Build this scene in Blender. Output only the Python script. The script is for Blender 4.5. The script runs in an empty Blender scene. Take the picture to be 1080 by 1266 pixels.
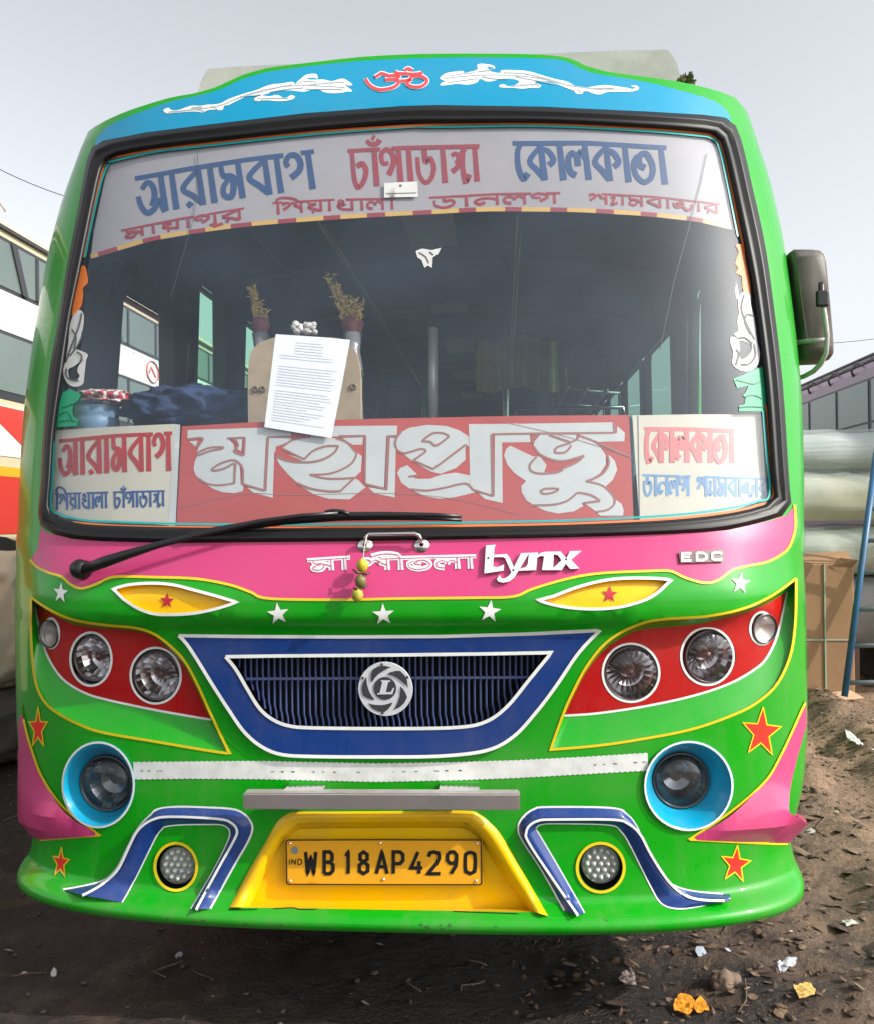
import bpy, bmesh, math, random
import numpy as np
from mathutils import Vector, Matrix, noise
from mathutils.geometry import delaunay_2d_cdt
random.seed(7); rng = np.random.default_rng(7)
SC = bpy.context.scene; COL = SC.collection

# ------------------------------------------------------------------ camera, sky, sun, exposure
F, CX, CY = 1100.0, 540.0, 633.0
CAM = np.array([0.33224, -2.5, 1.52])
YAW, PIT, ROL = 0.0723515, 0.0063636, 0.0094887
def rot(yaw, pitch, roll):
    cy, sy, cp, sp, cr, sr = math.cos(yaw), math.sin(yaw), math.cos(pitch), math.sin(pitch), math.cos(roll), math.sin(roll)
    return (np.array([[cy, -sy, 0], [sy, cy, 0], [0, 0, 1]]) @ np.array([[1, 0, 0], [0, cp, -sp], [0, sp, cp]])
            @ np.array([[cr, 0, sr], [0, 1, 0], [-sr, 0, cr]]))
RM = rot(YAW, PIT, ROL)
cd = bpy.data.cameras.new('camera'); cam = bpy.data.objects.new('camera', cd); COL.objects.link(cam)
cd.sensor_fit = 'HORIZONTAL'; cd.sensor_width = 36.0; cd.lens = 36.0 * F / 1080.0
cd.clip_start = 0.05; cd.clip_end = 2000
m4 = Matrix.Identity(4)
for r in range(3):
    m4[r][0], m4[r][1], m4[r][2], m4[r][3] = RM[r, 0], RM[r, 2], -RM[r, 1], CAM[r]
cam.matrix_world = m4
SC.camera = cam

SUN = Vector((1.3, -0.50, 1.0)).normalized()
sun_el = math.asin(SUN.z); sun_rot = math.atan2(SUN.x, SUN.y)
w = bpy.data.worlds.new('World'); SC.world = w; w.use_nodes = True
nt = w.node_tree; bg = nt.nodes['Background']
sky = nt.nodes.new('ShaderNodeTexSky'); sky.sky_type = 'NISHITA'; sky.sun_disc = False
sky.sun_elevation = sun_el; sky.sun_rotation = sun_rot
sky.air_density = 1.0; sky.dust_density = 3.0; sky.ozone_density = 1.0; sky.altitude = 0
hs = nt.nodes.new('ShaderNodeHueSaturation'); hs.inputs['Saturation'].default_value = 0.20
nt.links.new(sky.outputs[0], hs.inputs['Color']); nt.links.new(hs.outputs[0], bg.inputs[0])
bg.inputs[1].default_value = 0.15
sl = bpy.data.lights.new('sun', 'SUN'); sl.energy = 2.7; sl.angle = math.radians(0.6); sl.color = (1.0, 0.95, 0.87)
so = bpy.data.objects.new('sun', sl); COL.objects.link(so); so.location = (6, -4, 8)
so.rotation_euler = SUN.to_track_quat('Z', 'Y').to_euler()
SC.view_settings.view_transform = 'Standard'; SC.view_settings.look = 'None'
SC.view_settings.exposure = 0.8; SC.view_settings.gamma = 1.0

# ------------------------------------------------------------------ materials
MATS = {}
def mat(name, col, rough=0.5, metal=0.0, coat=0.0, var=0.0, vscale=6.0, bump=0.0, bscale=40.0, col2=None, spec=0.5, rvar=0.0):
    if name in MATS: return MATS[name]
    m = bpy.data.materials.new(name); m.use_nodes = True; t = m.node_tree; b = t.nodes['Principled BSDF']
    b.inputs['Base Color'].default_value = (*col, 1); b.inputs['Roughness'].default_value = rough
    b.inputs['Metallic'].default_value = metal; b.inputs['Coat Weight'].default_value = coat
    b.inputs['Coat Roughness'].default_value = 0.045; b.inputs['Specular IOR Level'].default_value = spec
    if var or col2 or bump or rvar:
        tc = t.nodes.new('ShaderNodeTexCoord'); n = t.nodes.new('ShaderNodeTexNoise')
        n.inputs['Scale'].default_value = vscale; n.inputs['Detail'].default_value = 8; n.inputs['Roughness'].default_value = 0.65
        t.links.new(tc.outputs['Object'], n.inputs['Vector'])
        if var or col2:
            mx = t.nodes.new('ShaderNodeMix'); mx.data_type = 'RGBA'
            rp = t.nodes.new('ShaderNodeValToRGB'); rp.color_ramp.elements[0].position = 0.38; rp.color_ramp.elements[1].position = 0.68
            t.links.new(n.outputs['Fac'], rp.inputs[0]); t.links.new(rp.outputs[0], mx.inputs[0])
            mx.inputs[6].default_value = (*col, 1)
            c2 = col2 if col2 else tuple(c * (1 - var) + 0.02 * var for c in col)
            mx.inputs[7].default_value = (*c2, 1); t.links.new(mx.outputs[2], b.inputs['Base Color'])
        if rvar:
            mr = t.nodes.new('ShaderNodeMapRange'); mr.inputs[1].default_value = 0.3; mr.inputs[2].default_value = 0.7
            mr.inputs[3].default_value = max(0.03, rough - rvar); mr.inputs[4].default_value = rough + rvar
            t.links.new(n.outputs['Fac'], mr.inputs[0]); t.links.new(mr.outputs[0], b.inputs['Roughness'])
        if bump:
            n2 = t.nodes.new('ShaderNodeTexNoise'); n2.inputs['Scale'].default_value = bscale; n2.inputs['Detail'].default_value = 6
            t.links.new(tc.outputs['Object'], n2.inputs['Vector'])
            bp = t.nodes.new('ShaderNodeBump'); bp.inputs['Strength'].default_value = bump; bp.inputs['Distance'].default_value = 0.02
            t.links.new(n2.outputs['Fac'], bp.inputs['Height']); t.links.new(bp.outputs[0], b.inputs['Normal'])
    MATS[name] = m; return m
def paint(name, col, var=0.12, rough=0.3, dust=0.30):
    """gloss enamel with road dust in uneven blotches and run streaks, more of it low down"""
    if name in MATS: return MATS[name]
    m = mat(name, col, rough=rough, coat=0.5, spec=0.2); t = m.node_tree; b = t.nodes['Principled BSDF']; lk = t.links.new
    tc = t.nodes.new('ShaderNodeTexCoord'); mp = t.nodes.new('ShaderNodeMapping'); mp.inputs['Scale'].default_value = (14, 14, 1.6); lk(tc.outputs['Object'], mp.inputs[0])
    def nz(sc, src, det=8, ro=.65): n = t.nodes.new('ShaderNodeTexNoise'); n.inputs['Scale'].default_value = sc; n.inputs['Detail'].default_value = det; n.inputs['Roughness'].default_value = ro; lk(src, n.inputs['Vector']); return n.outputs['Fac']
    def mr(src, a, b_, c, d): n = t.nodes.new('ShaderNodeMapRange'); n.inputs[1].default_value = a; n.inputs[2].default_value = b_; n.inputs[3].default_value = c; n.inputs[4].default_value = d; lk(src, n.inputs[0]); return n.outputs[0]
    def ma(op, x, y): n = t.nodes.new('ShaderNodeMath'); n.operation = op; n.use_clamp = True; [lk(v, n.inputs[i]) if hasattr(v, 'is_output') else setattr(n.inputs[i], 'default_value', v) for i, v in enumerate((x, y))]; return n.outputs[0]
    n1, n2, n3 = nz(3.2, tc.outputs['Object']), nz(1.0, mp.outputs[0]), nz(60, tc.outputs['Object'], 4)
    sx = t.nodes.new('ShaderNodeSeparateXYZ'); lk(tc.outputs['Object'], sx.inputs[0]); low = mr(sx.outputs[2], .3, 1.3, 1.0, .35)
    d = ma('MULTIPLY', ma('ADD', mr(n1, .42, .72, 0, .8), ma('MULTIPLY', mr(n2, .5, .75, 0, .8), mr(n3, .4, .6, .3, 1.0))), low)
    mx = t.nodes.new('ShaderNodeMix'); mx.data_type = 'RGBA'; mx.inputs[6].default_value = (*col, 1); mx.inputs[7].default_value = (.20, .165, .12, 1); lk(ma('MULTIPLY', d, dust), mx.inputs[0]); lk(mx.outputs[2], b.inputs['Base Color'])
    lk(ma('ADD', mr(n1, .3, .7, rough - .08, rough + .1), ma('MULTIPLY', d, .3)), b.inputs['Roughness'])
    bp = t.nodes.new('ShaderNodeBump'); bp.inputs['Strength'].default_value = .02; bp.inputs['Distance'].default_value = .02; lk(nz(5.5, tc.outputs['Object'], 3), bp.inputs['Height']); lk(bp.outputs[0], b.inputs['Normal']); return m
def glass(name, tint, dust=0.05, fres=1.45, dustcol=(0.5, 0.52, 0.55), rough=0.01):
    m = bpy.data.materials.new(name); m.use_nodes = True; t = m.node_tree; t.nodes.clear()
    out = t.nodes.new('ShaderNodeOutputMaterial'); tr = t.nodes.new('ShaderNodeBsdfTransparent'); tr.inputs[0].default_value = (*tint, 1)
    df = t.nodes.new('ShaderNodeBsdfDiffuse'); df.inputs[0].default_value = (*dustcol, 1)
    gl = t.nodes.new('ShaderNodeBsdfGlossy'); gl.inputs['Roughness'].default_value = rough
    lw = t.nodes.new('ShaderNodeLayerWeight'); lw.inputs[0].default_value = 0.5
    pw = t.nodes.new('ShaderNodeMath'); pw.operation = 'POWER'; pw.inputs[1].default_value = 5.0; t.links.new(lw.outputs['Facing'], pw.inputs[0])
    fr = t.nodes.new('ShaderNodeMath'); fr.operation = 'MULTIPLY_ADD'; fr.inputs[1].default_value = 0.55; fr.inputs[2].default_value = 0.055; t.links.new(pw.outputs[0], fr.inputs[0])
    tc = t.nodes.new('ShaderNodeTexCoord'); n = t.nodes.new('ShaderNodeTexNoise'); n.inputs['Scale'].default_value = 2.5; n.inputs['Detail'].default_value = 9
    t.links.new(tc.outputs['Object'], n.inputs['Vector'])
    mr = t.nodes.new('ShaderNodeMapRange'); mr.inputs[1].default_value = 0.3; mr.inputs[2].default_value = 0.75
    mr.inputs[3].default_value = dust * 0.6; mr.inputs[4].default_value = dust * 1.6; t.links.new(n.outputs['Fac'], mr.inputs[0])
    m1 = t.nodes.new('ShaderNodeMixShader'); m2 = t.nodes.new('ShaderNodeMixShader')
    t.links.new(mr.outputs[0], m1.inputs[0]); t.links.new(tr.outputs[0], m1.inputs[1]); t.links.new(df.outputs[0], m1.inputs[2])
    t.links.new(fr.outputs[0], m2.inputs[0]); t.links.new(m1.outputs[0], m2.inputs[1]); t.links.new(gl.outputs[0], m2.inputs[2])
    t.links.new(m2.outputs[0], out.inputs[0]); return m
GREEN = paint('green_paint', (0.0015, 0.285, 0.004))
BLUETOP = paint('sky_blue_paint', (0.0, 0.24, 0.42), 0.06)
PINK = paint('pink_paint', (0.50, 0.042, 0.16))
YEL = paint('yellow_paint', (0.80, 0.47, 0.0))
LINEY = mat('yellow_line_paint', (0.66, 0.50, 0.01), 0.4)
RED = paint('red_paint', (0.40, 0.004, 0.006))
STARRED = mat('star_red', (0.72, 0.025, 0.012), 0.4)
BLUE = paint('deep_blue_paint', (0.006, 0.036, 0.18))
WHITE = mat('white_paint', (0.76, 0.78, 0.76), 0.4, var=0.15, vscale=14)
CYAN = paint('cyan_paint', (0.003, 0.28, 0.46))
RUBBER = mat('black_rubber', (0.006, 0.006, 0.007), 0.45, spec=0.35)
BLACK = mat('black_plastic', (0.008, 0.008, 0.009), 0.35)
DARK = mat('dark_void', (0.004, 0.004, 0.004), 0.9)
CHROME = mat('chrome', (0.72, 0.69, 0.67), 0.16, metal=1.0, rvar=0.08, vscale=12)
SILVER = mat('silver_plate', (0.66, 0.68, 0.70), 0.35, metal=0.25)
REFL = mat('lamp_reflector', (0.55, 0.56, 0.58), 0.14, metal=1.0)
CREAM = mat('cream_board', (0.56, 0.52, 0.42), 0.6, var=0.12, vscale=5)
BOARDRED = mat('board_red', (0.44, 0.062, 0.05), 0.55, var=0.12, vscale=3)
LETWHITE = mat('letter_white', (0.52, 0.535, 0.52), 0.55, var=0.1, vscale=9)
LETBROWN = mat('letter_outline', (0.30, 0.13, 0.11), 0.6)
LETRED = mat('letter_red', (0.42, 0.015, 0.015), 0.5, var=0.2, vscale=9)
LETBLUE = mat('letter_blue', (0.01, 0.065, 0.23), 0.5, var=0.2, vscale=9)
TEAL = mat('teal_line', (0.01, 0.33, 0.32), 0.4); ORANGE = mat('orange_line', (0.68, 0.17, 0.04), 0.45)
STGREEN = mat('sticker_green', (0.01, 0.28, 0.14), 0.45); STDARK = mat('sticker_line', (0.09, 0.09, 0.10), 0.6)
BANNER = mat('banner_film', (0.33, 0.305, 0.315), 0.5, var=0.15, vscale=2)
BANRED = mat('banner_red', (0.28, 0.025, 0.035), 0.55, var=0.2, vscale=9); BANBLUE = mat('banner_blue', (0.012, 0.055, 0.165), 0.55, var=0.25, vscale=9)
LINER = mat('cabin_lining', (0.15, 0.185, 0.245), 0.7, var=0.2, vscale=4)
SEAT = mat('seat_cloth', (0.06, 0.08, 0.13), 0.9, var=0.4, vscale=20)
WSGLASS = glass('windscreen_glass', (0.93, 0.955, 0.97), 0.058, 1.5, (0.30, 0.42, 0.58))
SIDEGLASS = glass('side_glass', (0.30, 0.52, 0.42), 0.05, 1.5)
GREENGLASS = glass('green_glass', (0.46, 0.86, 0.62), 0.10, 1.5, (0.25, 0.55, 0.38))
CLEAR = glass('clear_glass', (0.86, 0.9, 0.9), 0.03, 1.5)
LENS = glass('lamp_lens', (0.90, 0.86, 0.86), 0.012, 1.5, rough=0.03)
PLASTIC = glass('wrap_film', (0.86, 0.87, 0.86), 0.25, 1.5, (0.6, 0.65, 0.62), 0.12)

# ------------------------------------------------------------------ object helpers
def mobj(name, V, Fc, m, parent=None, smooth=True):
    me = bpy.data.meshes.new(name); me.from_pydata([tuple(map(float, v)) for v in V], [], [tuple(map(int, f)) for f in Fc]); me.update()
    for mm in (m if isinstance(m, (list, tuple)) else [m]): me.materials.append(mm)
    if smooth: me.polygons.foreach_set('use_smooth', [True] * len(me.polygons))
    o = bpy.data.objects.new(name, me); COL.objects.link(o)
    if parent is not None:
        o.parent = parent
        if parent.type == 'EMPTY': o.matrix_parent_inverse = Matrix.Translation(-Vector(parent.location))
    return o
def thing(name, label, cat, loc=(0, 0, 0), group=None):
    o = bpy.data.objects.new(name, None); COL.objects.link(o); o.location = loc; o.empty_display_size = 0.1
    o['label'] = label; o['category'] = cat
    if group: o['group'] = group
    return o
def tag(o, label=None, cat=None, group=None, kind=None):
    if label: o['label'] = label
    if cat: o['category'] = cat
    if group: o['group'] = group
    if kind: o['kind'] = kind
    return o
class MB:
    def __init__(s): s.V = []; s.F = []; s.M = []
    def add(s, V, Fc, mi=0):
        b = len(s.V); s.V += [tuple(map(float, v)) for v in V]; s.F += [tuple(int(i) + b for i in f) for f in Fc]; s.M += [mi] * len(Fc); return s
    def box(s, a, b, mi=0, bev=0.0):
        x0, y0, z0 = a; x1, y1, z1 = b
        if bev <= 0:
            V = [(x, y, z) for z in (z0, z1) for y in (y0, y1) for x in (x0, x1)]
            return s.add(V, [(0, 2, 3, 1), (4, 5, 7, 6), (0, 1, 5, 4), (2, 6, 7, 3), (0, 4, 6, 2), (1, 3, 7, 5)], mi)
        bm = bmesh.new(); bmesh.ops.create_cube(bm, size=1)
        for v in bm.verts: v.co = Vector(((x0 + x1) / 2 + v.co.x * (x1 - x0), (y0 + y1) / 2 + v.co.y * (y1 - y0), (z0 + z1) / 2 + v.co.z * (z1 - z0)))
        bmesh.ops.bevel(bm, geom=list(bm.edges), offset=bev, segments=3, profile=0.5, affect='EDGES')
        bm.verts.index_update(); s.add([v.co for v in bm.verts], [[v.index for v in f.verts] for f in bm.faces], mi); bm.free(); return s
    def tube(s, pts, rad, n=10, mi=0, caps=True, flat=1.0):
        P = [Vector(p) for p in pts]; R = rad if isinstance(rad, (list, tuple)) else [rad] * len(P)
        rings = []; up = Vector((0, 0, 1)); prev = None
        for i, p in enumerate(P):
            d = (P[min(i + 1, len(P) - 1)] - P[max(i - 1, 0)]).normalized()
            a = prev if prev is not None else (up if abs(d.z) < 0.9 else Vector((1, 0, 0)))
            a = (a - d * a.dot(d)).normalized(); prev = a; b = d.cross(a)
            rings.append([p + (a * math.cos(t) + b * math.sin(t) * flat) * R[i] for t in [2 * math.pi * k / n for k in range(n)]])
        V = [v for r in rings for v in r]; Fc = []
        for i in range(len(P) - 1):
            for k in range(n): Fc.append((i * n + k, i * n + (k + 1) % n, (i + 1) * n + (k + 1) % n, (i + 1) * n + k))
        if caps: Fc += [tuple(range(n))[::-1], tuple(range((len(P) - 1) * n, len(P) * n))]
        return s.add(V, Fc, mi)
    def lathe(s, prof, C, A, n=32, mi=0, a0=0.0):
        q = Vector(A).normalized().to_track_quat('Z', 'Y'); C = Vector(C); V = []; Fc = []
        for r, h in prof:
            for k in range(n):
                t = a0 + 2 * math.pi * k / n; V.append(C + q @ Vector((r * math.cos(t), r * math.sin(t), h)))
        for i in range(len(prof) - 1):
            for k in range(n): Fc.append((i * n + k, i * n + (k + 1) % n, (i + 1) * n + (k + 1) % n, (i + 1) * n + k))
        if prof[-1][0] < 1e-3: pass
        return s.add(V, Fc, mi)
    def quad(s, a, b, c, d, mi=0): return s.add([a, b, c, d], [(0, 1, 2, 3)], mi)
    def build(s, name, m, parent=None, smooth=True, ang=None):
        o = mobj(name, s.V, s.F, m, parent, smooth); o.data.polygons.foreach_set('material_index', s.M)
        if ang is not None:
            me = o.data; bm = bmesh.new(); bm.from_mesh(me)
            for e in bm.edges:
                if len(e.link_faces) == 2 and e.calc_face_angle(0) > ang: e.smooth = False
            bm.to_mesh(me); bm.free()
        return o

# ------------------------------------------------------------------ the curved front of the bus: P(s, z)
NEXP, B, W0 = 3.0, 0.5, 1.3
def smooth_table(zs, vs, sig):
    g = np.linspace(0.0, 3.6, 1801); v = np.interp(g, zs, vs); k = np.arange(-60, 61) * 0.002; kk = np.exp(-0.5 * (k / sig) ** 2); kk /= kk.sum()
    return g, np.convolve(np.pad(v, 60, mode='edge'), kk, mode='valid')
_Z = [0.30, 0.365, 0.378, 0.404, 0.416, 0.432, 0.55, 0.9, 1.17, 1.20, 1.24, 1.30, 1.46, 1.50, 2.0, 2.5, 2.75, 2.95, 3.15, 3.4]
_gy, _vf = smooth_table(_Z, [0.03, -0.03, -0.047, -0.045, -0.02, 0.022, 0.03, 0.03, 0.01, 0.004, -0.032, -0.03, 0.03, 0.05, 0.17, 0.31, 0.39, 0.46, 0.56, .7], 0.009)
_, _vy = smooth_table(_Z, [0.03, -0.03, -0.047, -0.045, -0.02, 0.022, 0.03, 0.03, 0.016, 0.014, 0.01, 0.01, 0.03, 0.05, 0.17, 0.31, 0.39, 0.46, 0.56, .7], 0.009)
_vc = _vf - _vy
_gw, _vw = smooth_table([0.427, 0.501, 0.673, 0.872, 1.124, 1.373, 1.623, 1.885, 2.162, 2.455, 2.673, 2.77, 2.836, 2.95, 3.1],
                        [1.255, 1.232, 1.282, 1.297, 1.292, 1.285, 1.312, 1.33, 1.332, 1.326, 1.307, 1.292, 1.28, 1.262, 1.24], 0.03)
def Y0(z, r=0.0):
    k = np.clip((0.97 - np.asarray(r)) / 0.22, 0, 1); return np.interp(z, _gy, _vy) + np.interp(z, _gy, _vc) * k * k * (3 - 2 * k)
def WZ(z): return np.interp(z, _gw, _vw)
_th = np.linspace(0, math.pi / 2, 20001); _xu = np.sin(_th) ** (2 / NEXP); _yu = 1 - np.cos(_th) ** (2 / NEXP)
_su = np.concatenate([[0], np.cumsum(np.hypot(np.diff(_xu) * W0, np.diff(_yu) * B))]); L = float(_su[-1])
def SURF(s, z):
    s = np.asarray(s, float); z = np.asarray(z, float); a = np.abs(s); ac = np.minimum(a, L)
    x = np.sign(s) * np.interp(ac, _su, _xu) * WZ(z); ex = np.maximum(a - L, 0)
    return np.stack([x, B * np.interp(ac, _su, _yu) + Y0(z, np.interp(ac, _su, _xu)) * np.clip(1 - ex / 1.6, 0, 1) + ex, z], -1)
def NRM(s, z):
    e = 2e-3; ds = SURF(s + e, z) - SURF(s - e, z); dz = SURF(s, z + e) - SURF(s, z - e)
    n = np.cross(ds, dz); return n / np.linalg.norm(n, axis=-1, keepdims=True)
def PT(s, z, off=0.0):
    s = np.asarray(s, float); z = np.asarray(z, float)
    return SURF(s, z) + NRM(s, z) * np.reshape(np.broadcast_to(off, s.shape), s.shape + (1,))
def rays(p):
    p = np.atleast_2d(np.asarray(p, float)); v = np.stack([(p[:, 0] - CX) / F, np.ones(len(p)), -(p[:, 1] - CY) / F], -1); return v @ RM.T
def proj(P):
    q = (np.atleast_2d(P) - CAM) @ RM; return np.stack([CX + F * q[:, 0] / q[:, 1], CY - F * q[:, 2] / q[:, 1]], -1)
def hit0(p):
    v = rays(p); lo = np.full(len(v), 1.0); hi = np.full(len(v), 5.0)
    for _ in range(44):
        t = (lo + hi) / 2; q = CAM + v * t[:, None]; wz = WZ(q[:, 2]); r = np.minimum(np.abs(q[:, 0]) / wz, 0.99999)
        ins = (q[:, 1] > Y0(q[:, 2], r) + B * (1 - (1 - r ** NEXP) ** (1 / NEXP))) | (np.abs(q[:, 0]) > wz)
        hi = np.where(ins, t, hi); lo = np.where(ins, lo, t)
    q = CAM + v * lo[:, None]; r = np.minimum(np.abs(q[:, 0]) / WZ(q[:, 2]), 1.0)
    return np.stack([np.sign(q[:, 0]) * np.interp(r, _xu, _su), q[:, 2]], -1)
def HIT(p, off=0.0):
    p = np.atleast_2d(np.asarray(p, float)); h = hit0(p)
    if np.any(np.asarray(off) != 0):
        q = p.copy()
        for _ in range(3):
            e = p - proj(PT(h[:, 0], h[:, 1], off)); e = np.clip(e, -25, 25); q = q + e; h = hit0(q)
    return h
def PX(p, off=0.0):
    h = HIT(p, off); return PT(h[:, 0], h[:, 1], off)
def atY(px, py, Y):   # the point of the line of sight at depth plane y = Y
    v = rays([(px, py)])[0]; return CAM + v * ((Y - CAM[1]) / v[1])
def atX(px, py, X):
    v = rays([(px, py)])[0]; return CAM + v * ((X - CAM[0]) / v[0])
def atZ(px, py, Z):
    v = rays([(px, py)])[0]; return CAM + v * ((Z - CAM[2]) / v[2])

def dens(pts, step=5.0, closed=True):
    out = []; P = [np.asarray(p, float) for p in pts]; n = len(P)
    for i in range(n if closed else n - 1):
        a, b = P[i], P[(i + 1) % n]; k = max(1, int(np.hypot(*(b - a)) / step))
        for j in range(k): out.append(a + (b - a) * j / k)
    if not closed: out.append(P[-1])
    return np.array(out)
def cat(pts, k=6, closed=False):
    P = [np.asarray(p, float) for p in pts]; n = len(P); out = []
    if n < 3: return np.array(P)
    for i in range(n if closed else n - 1):
        if closed: p0, p1, p2, p3 = P[i - 1], P[i], P[(i + 1) % n], P[(i + 2) % n]
        else: p0, p1, p2, p3 = P[max(i - 1, 0)], P[i], P[i + 1], P[min(i + 2, n - 1)]
        for j in range(k):
            t = j / k; out.append(0.5 * (2 * p1 + (p2 - p0) * t + (2 * p0 - 5 * p1 + 4 * p2 - p3) * t * t + (3 * p1 - p0 - 3 * p2 + p3) * t ** 3))
    if not closed: out.append(P[-1])
    return np.array(out)
def resamp(pts, n):
    P = np.asarray(pts, float); d = np.concatenate([[0], np.cumsum(np.hypot(*np.diff(P, axis=0).T))]); t = np.linspace(0, d[-1], n)
    return np.stack([np.interp(t, d, P[:, 0]), np.interp(t, d, P[:, 1])], -1)
def inside(pts, poly):
    x, y = pts[:, 0], pts[:, 1]; c = np.zeros(len(pts), bool); n = len(poly); j = n - 1
    for i in range(n):
        xi, yi = poly[i]; xj, yj = poly[j]
        if yi != yj: c ^= ((yi > y) != (yj > y)) & (x < (xj - xi) * (y - yi) / (yj - yi) + xi)
        j = i
    return c
ZL = np.unique(np.round(np.concatenate([np.arange(0.356, 0.45, 0.01), np.arange(0.45, 0.52, 0.015), np.arange(0.52, 1.15, 0.05), np.arange(1.15, 1.34, 0.01), np.arange(1.34, 1.52, 0.03), np.arange(1.52, 3.3, 0.06)]), 4))
SLh = np.concatenate([np.arange(0, 0.9, 0.06), np.arange(0.9, 1.75, 0.03), np.arange(1.75, 11, 0.45)])
SL = np.unique(np.round(np.concatenate([-SLh, SLh]), 4))
def cdt(pos, neg=()):
    V = []; E = []
    for p in list(pos) + list(neg):
        b = len(V); V += [(float(a), float(c)) for a, c in p]; E += [(b + i, b + (i + 1) % len(p)) for i in range(len(p))]
    A = np.array(V); lo, hi = A.min(0), A.max(0)
    gs = SL[(SL > lo[0]) & (SL < hi[0])]; gz = ZL[(ZL > lo[1]) & (ZL < hi[1])]
    if len(gs) and len(gz):
        G = np.stack(np.meshgrid(gs, gz), -1).reshape(-1, 2); G = G + rng.normal(0, 1e-5, G.shape)
        if lo[1] < .44:   # the lip needs a fine, even net
            ls = np.arange(-L, L, .013); ls = ls[(ls > lo[0]) & (ls < hi[0])]; G = np.concatenate([G[G[:, 1] > .452], np.stack(np.meshgrid(ls, np.arange(.3705, .455, .0055)), -1).reshape(-1, 2) + 1e-4])
            G = G + rng.normal(0, 1e-5, G.shape)
        k = np.zeros(len(G), bool)
        for p in pos: k |= inside(G, p)
        for p in neg: k &= ~inside(G, p)
        V += [tuple(map(float, g)) for g in G[k]]
    vs, es, fs, *_ = delaunay_2d_cdt([Vector(v) for v in V], E, [], 0, 1e-6, False)
    vs = np.array([(v[0], v[1]) for v in vs]); fs = np.array(fs); c = vs[fs].mean(1); k = np.zeros(len(c), bool)
    for p in pos: k |= inside(c, p)
    for p in neg: k &= ~inside(c, p)
    fs = fs[k]; u, inv = np.unique(fs.ravel(), return_inverse=True); return vs[u], inv.reshape(-1, 3)
def sz(poly, off=0.0, step=5.0): return HIT(dens(poly, step), off)
def decal(name, pos, m, off=0.003, neg=(), parent=None, px=True, fn=None, step=5.0):
    mp = (lambda p: sz(p, off, step)) if px else (lambda p: np.asarray(p, float))
    v, f = cdt([mp(p) for p in pos], [mp(p) for p in neg])
    o = off if fn is None else off + fn(v)
    return mobj(name, PT(v[:, 0], v[:, 1], o), f, m, parent)
def ribV(pts, wid, off, closed=False):
    P = np.asarray(pts, float); n = len(P)
    if closed: T = np.roll(P, -1, 0) - np.roll(P, 1, 0)
    else: T = np.gradient(P, axis=0)
    ln = np.maximum(np.hypot(T[:, 0], T[:, 1]), 1e-9); N = np.stack([-T[:, 1], T[:, 0]], -1) / ln[:, None]
    d1 = np.diff(P, axis=0, append=P[:1] if closed else P[-1:] + (P[-1:] - P[-2:-1])); d1 /= np.maximum(np.hypot(d1[:, 0], d1[:, 1]), 1e-9)[:, None]
    cosm = np.abs(np.sum(np.stack([-d1[:, 1], d1[:, 0]], -1) * N, 1)); mit = 1 / np.clip(cosm, 0.55, 1)
    wv = np.broadcast_to(wid, (n,)) * mit
    A = P + N * wv[:, None] / 2; Bb = P - N * wv[:, None] / 2
    V = np.empty((2 * n, 2)); V[0::2] = A; V[1::2] = Bb
    Fc = [(2 * i, 2 * i + 2, 2 * i + 3, 2 * i + 1) for i in range(n - 1)]
    if closed: Fc.append((2 * n - 2, 0, 1, 2 * n - 1))
    return PX(V, off), Fc
def ribbons(name, lines, wid, m, off=0.005, parent=None, closed=False, smooth=True, step=4.0, jig=True):
    mb = MB()
    for i, ln in enumerate(lines):
        P = cat(ln, 6, closed) if smooth and len(ln) > 2 else np.asarray(ln, float)
        P = dens(P, step, closed); V, Fc = ribV(P, wid, off + (i % 4) * 0.0003 * jig, closed); mb.add(V, Fc)
    return mb.build(name, m, parent)
def loft(name, chains, m, parent=None, closed=False, px=True, extra=None):
    """chains: list of (pts, off), all with the same number of points"""
    V = []; n = len(chains[0][0])
    for pts, off in chains: V += list(PX(pts, off) if px else PT(np.asarray(pts)[:, 0], np.asarray(pts)[:, 1], off))
    Fc = []
    for c in range(len(chains) - 1):
        for i in range(n if closed else n - 1):
            j = (i + 1) % n; Fc.append((c * n + i, c * n + j, (c + 1) * n + j, (c + 1) * n + i))
    return mobj(name, V, Fc, m, parent)
def shrink(P, f):
    P = np.asarray(P, float); c = P.mean(0); return c + (P - c) * f
def zm(pts, ox, oy, k): return [(ox + x / k, oy + y / k) for x, y in pts]
def star(cx, cy, rx, ry=None, a=0.0, inner=0.4):
    ry = ry or rx
    return [(cx + rx * (1 if i % 2 == 0 else inner) * math.sin(a + i * math.pi / 5), cy - ry * (1 if i % 2 == 0 else inner) * math.cos(a + i * math.pi / 5)) for i in range(10)]
def ell(cx, cy, rx, ry, n=40): return [(cx + rx * math.cos(2 * math.pi * i / n), cy + ry * math.sin(2 * math.pi * i / n)) for i in range(n)]

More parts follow.
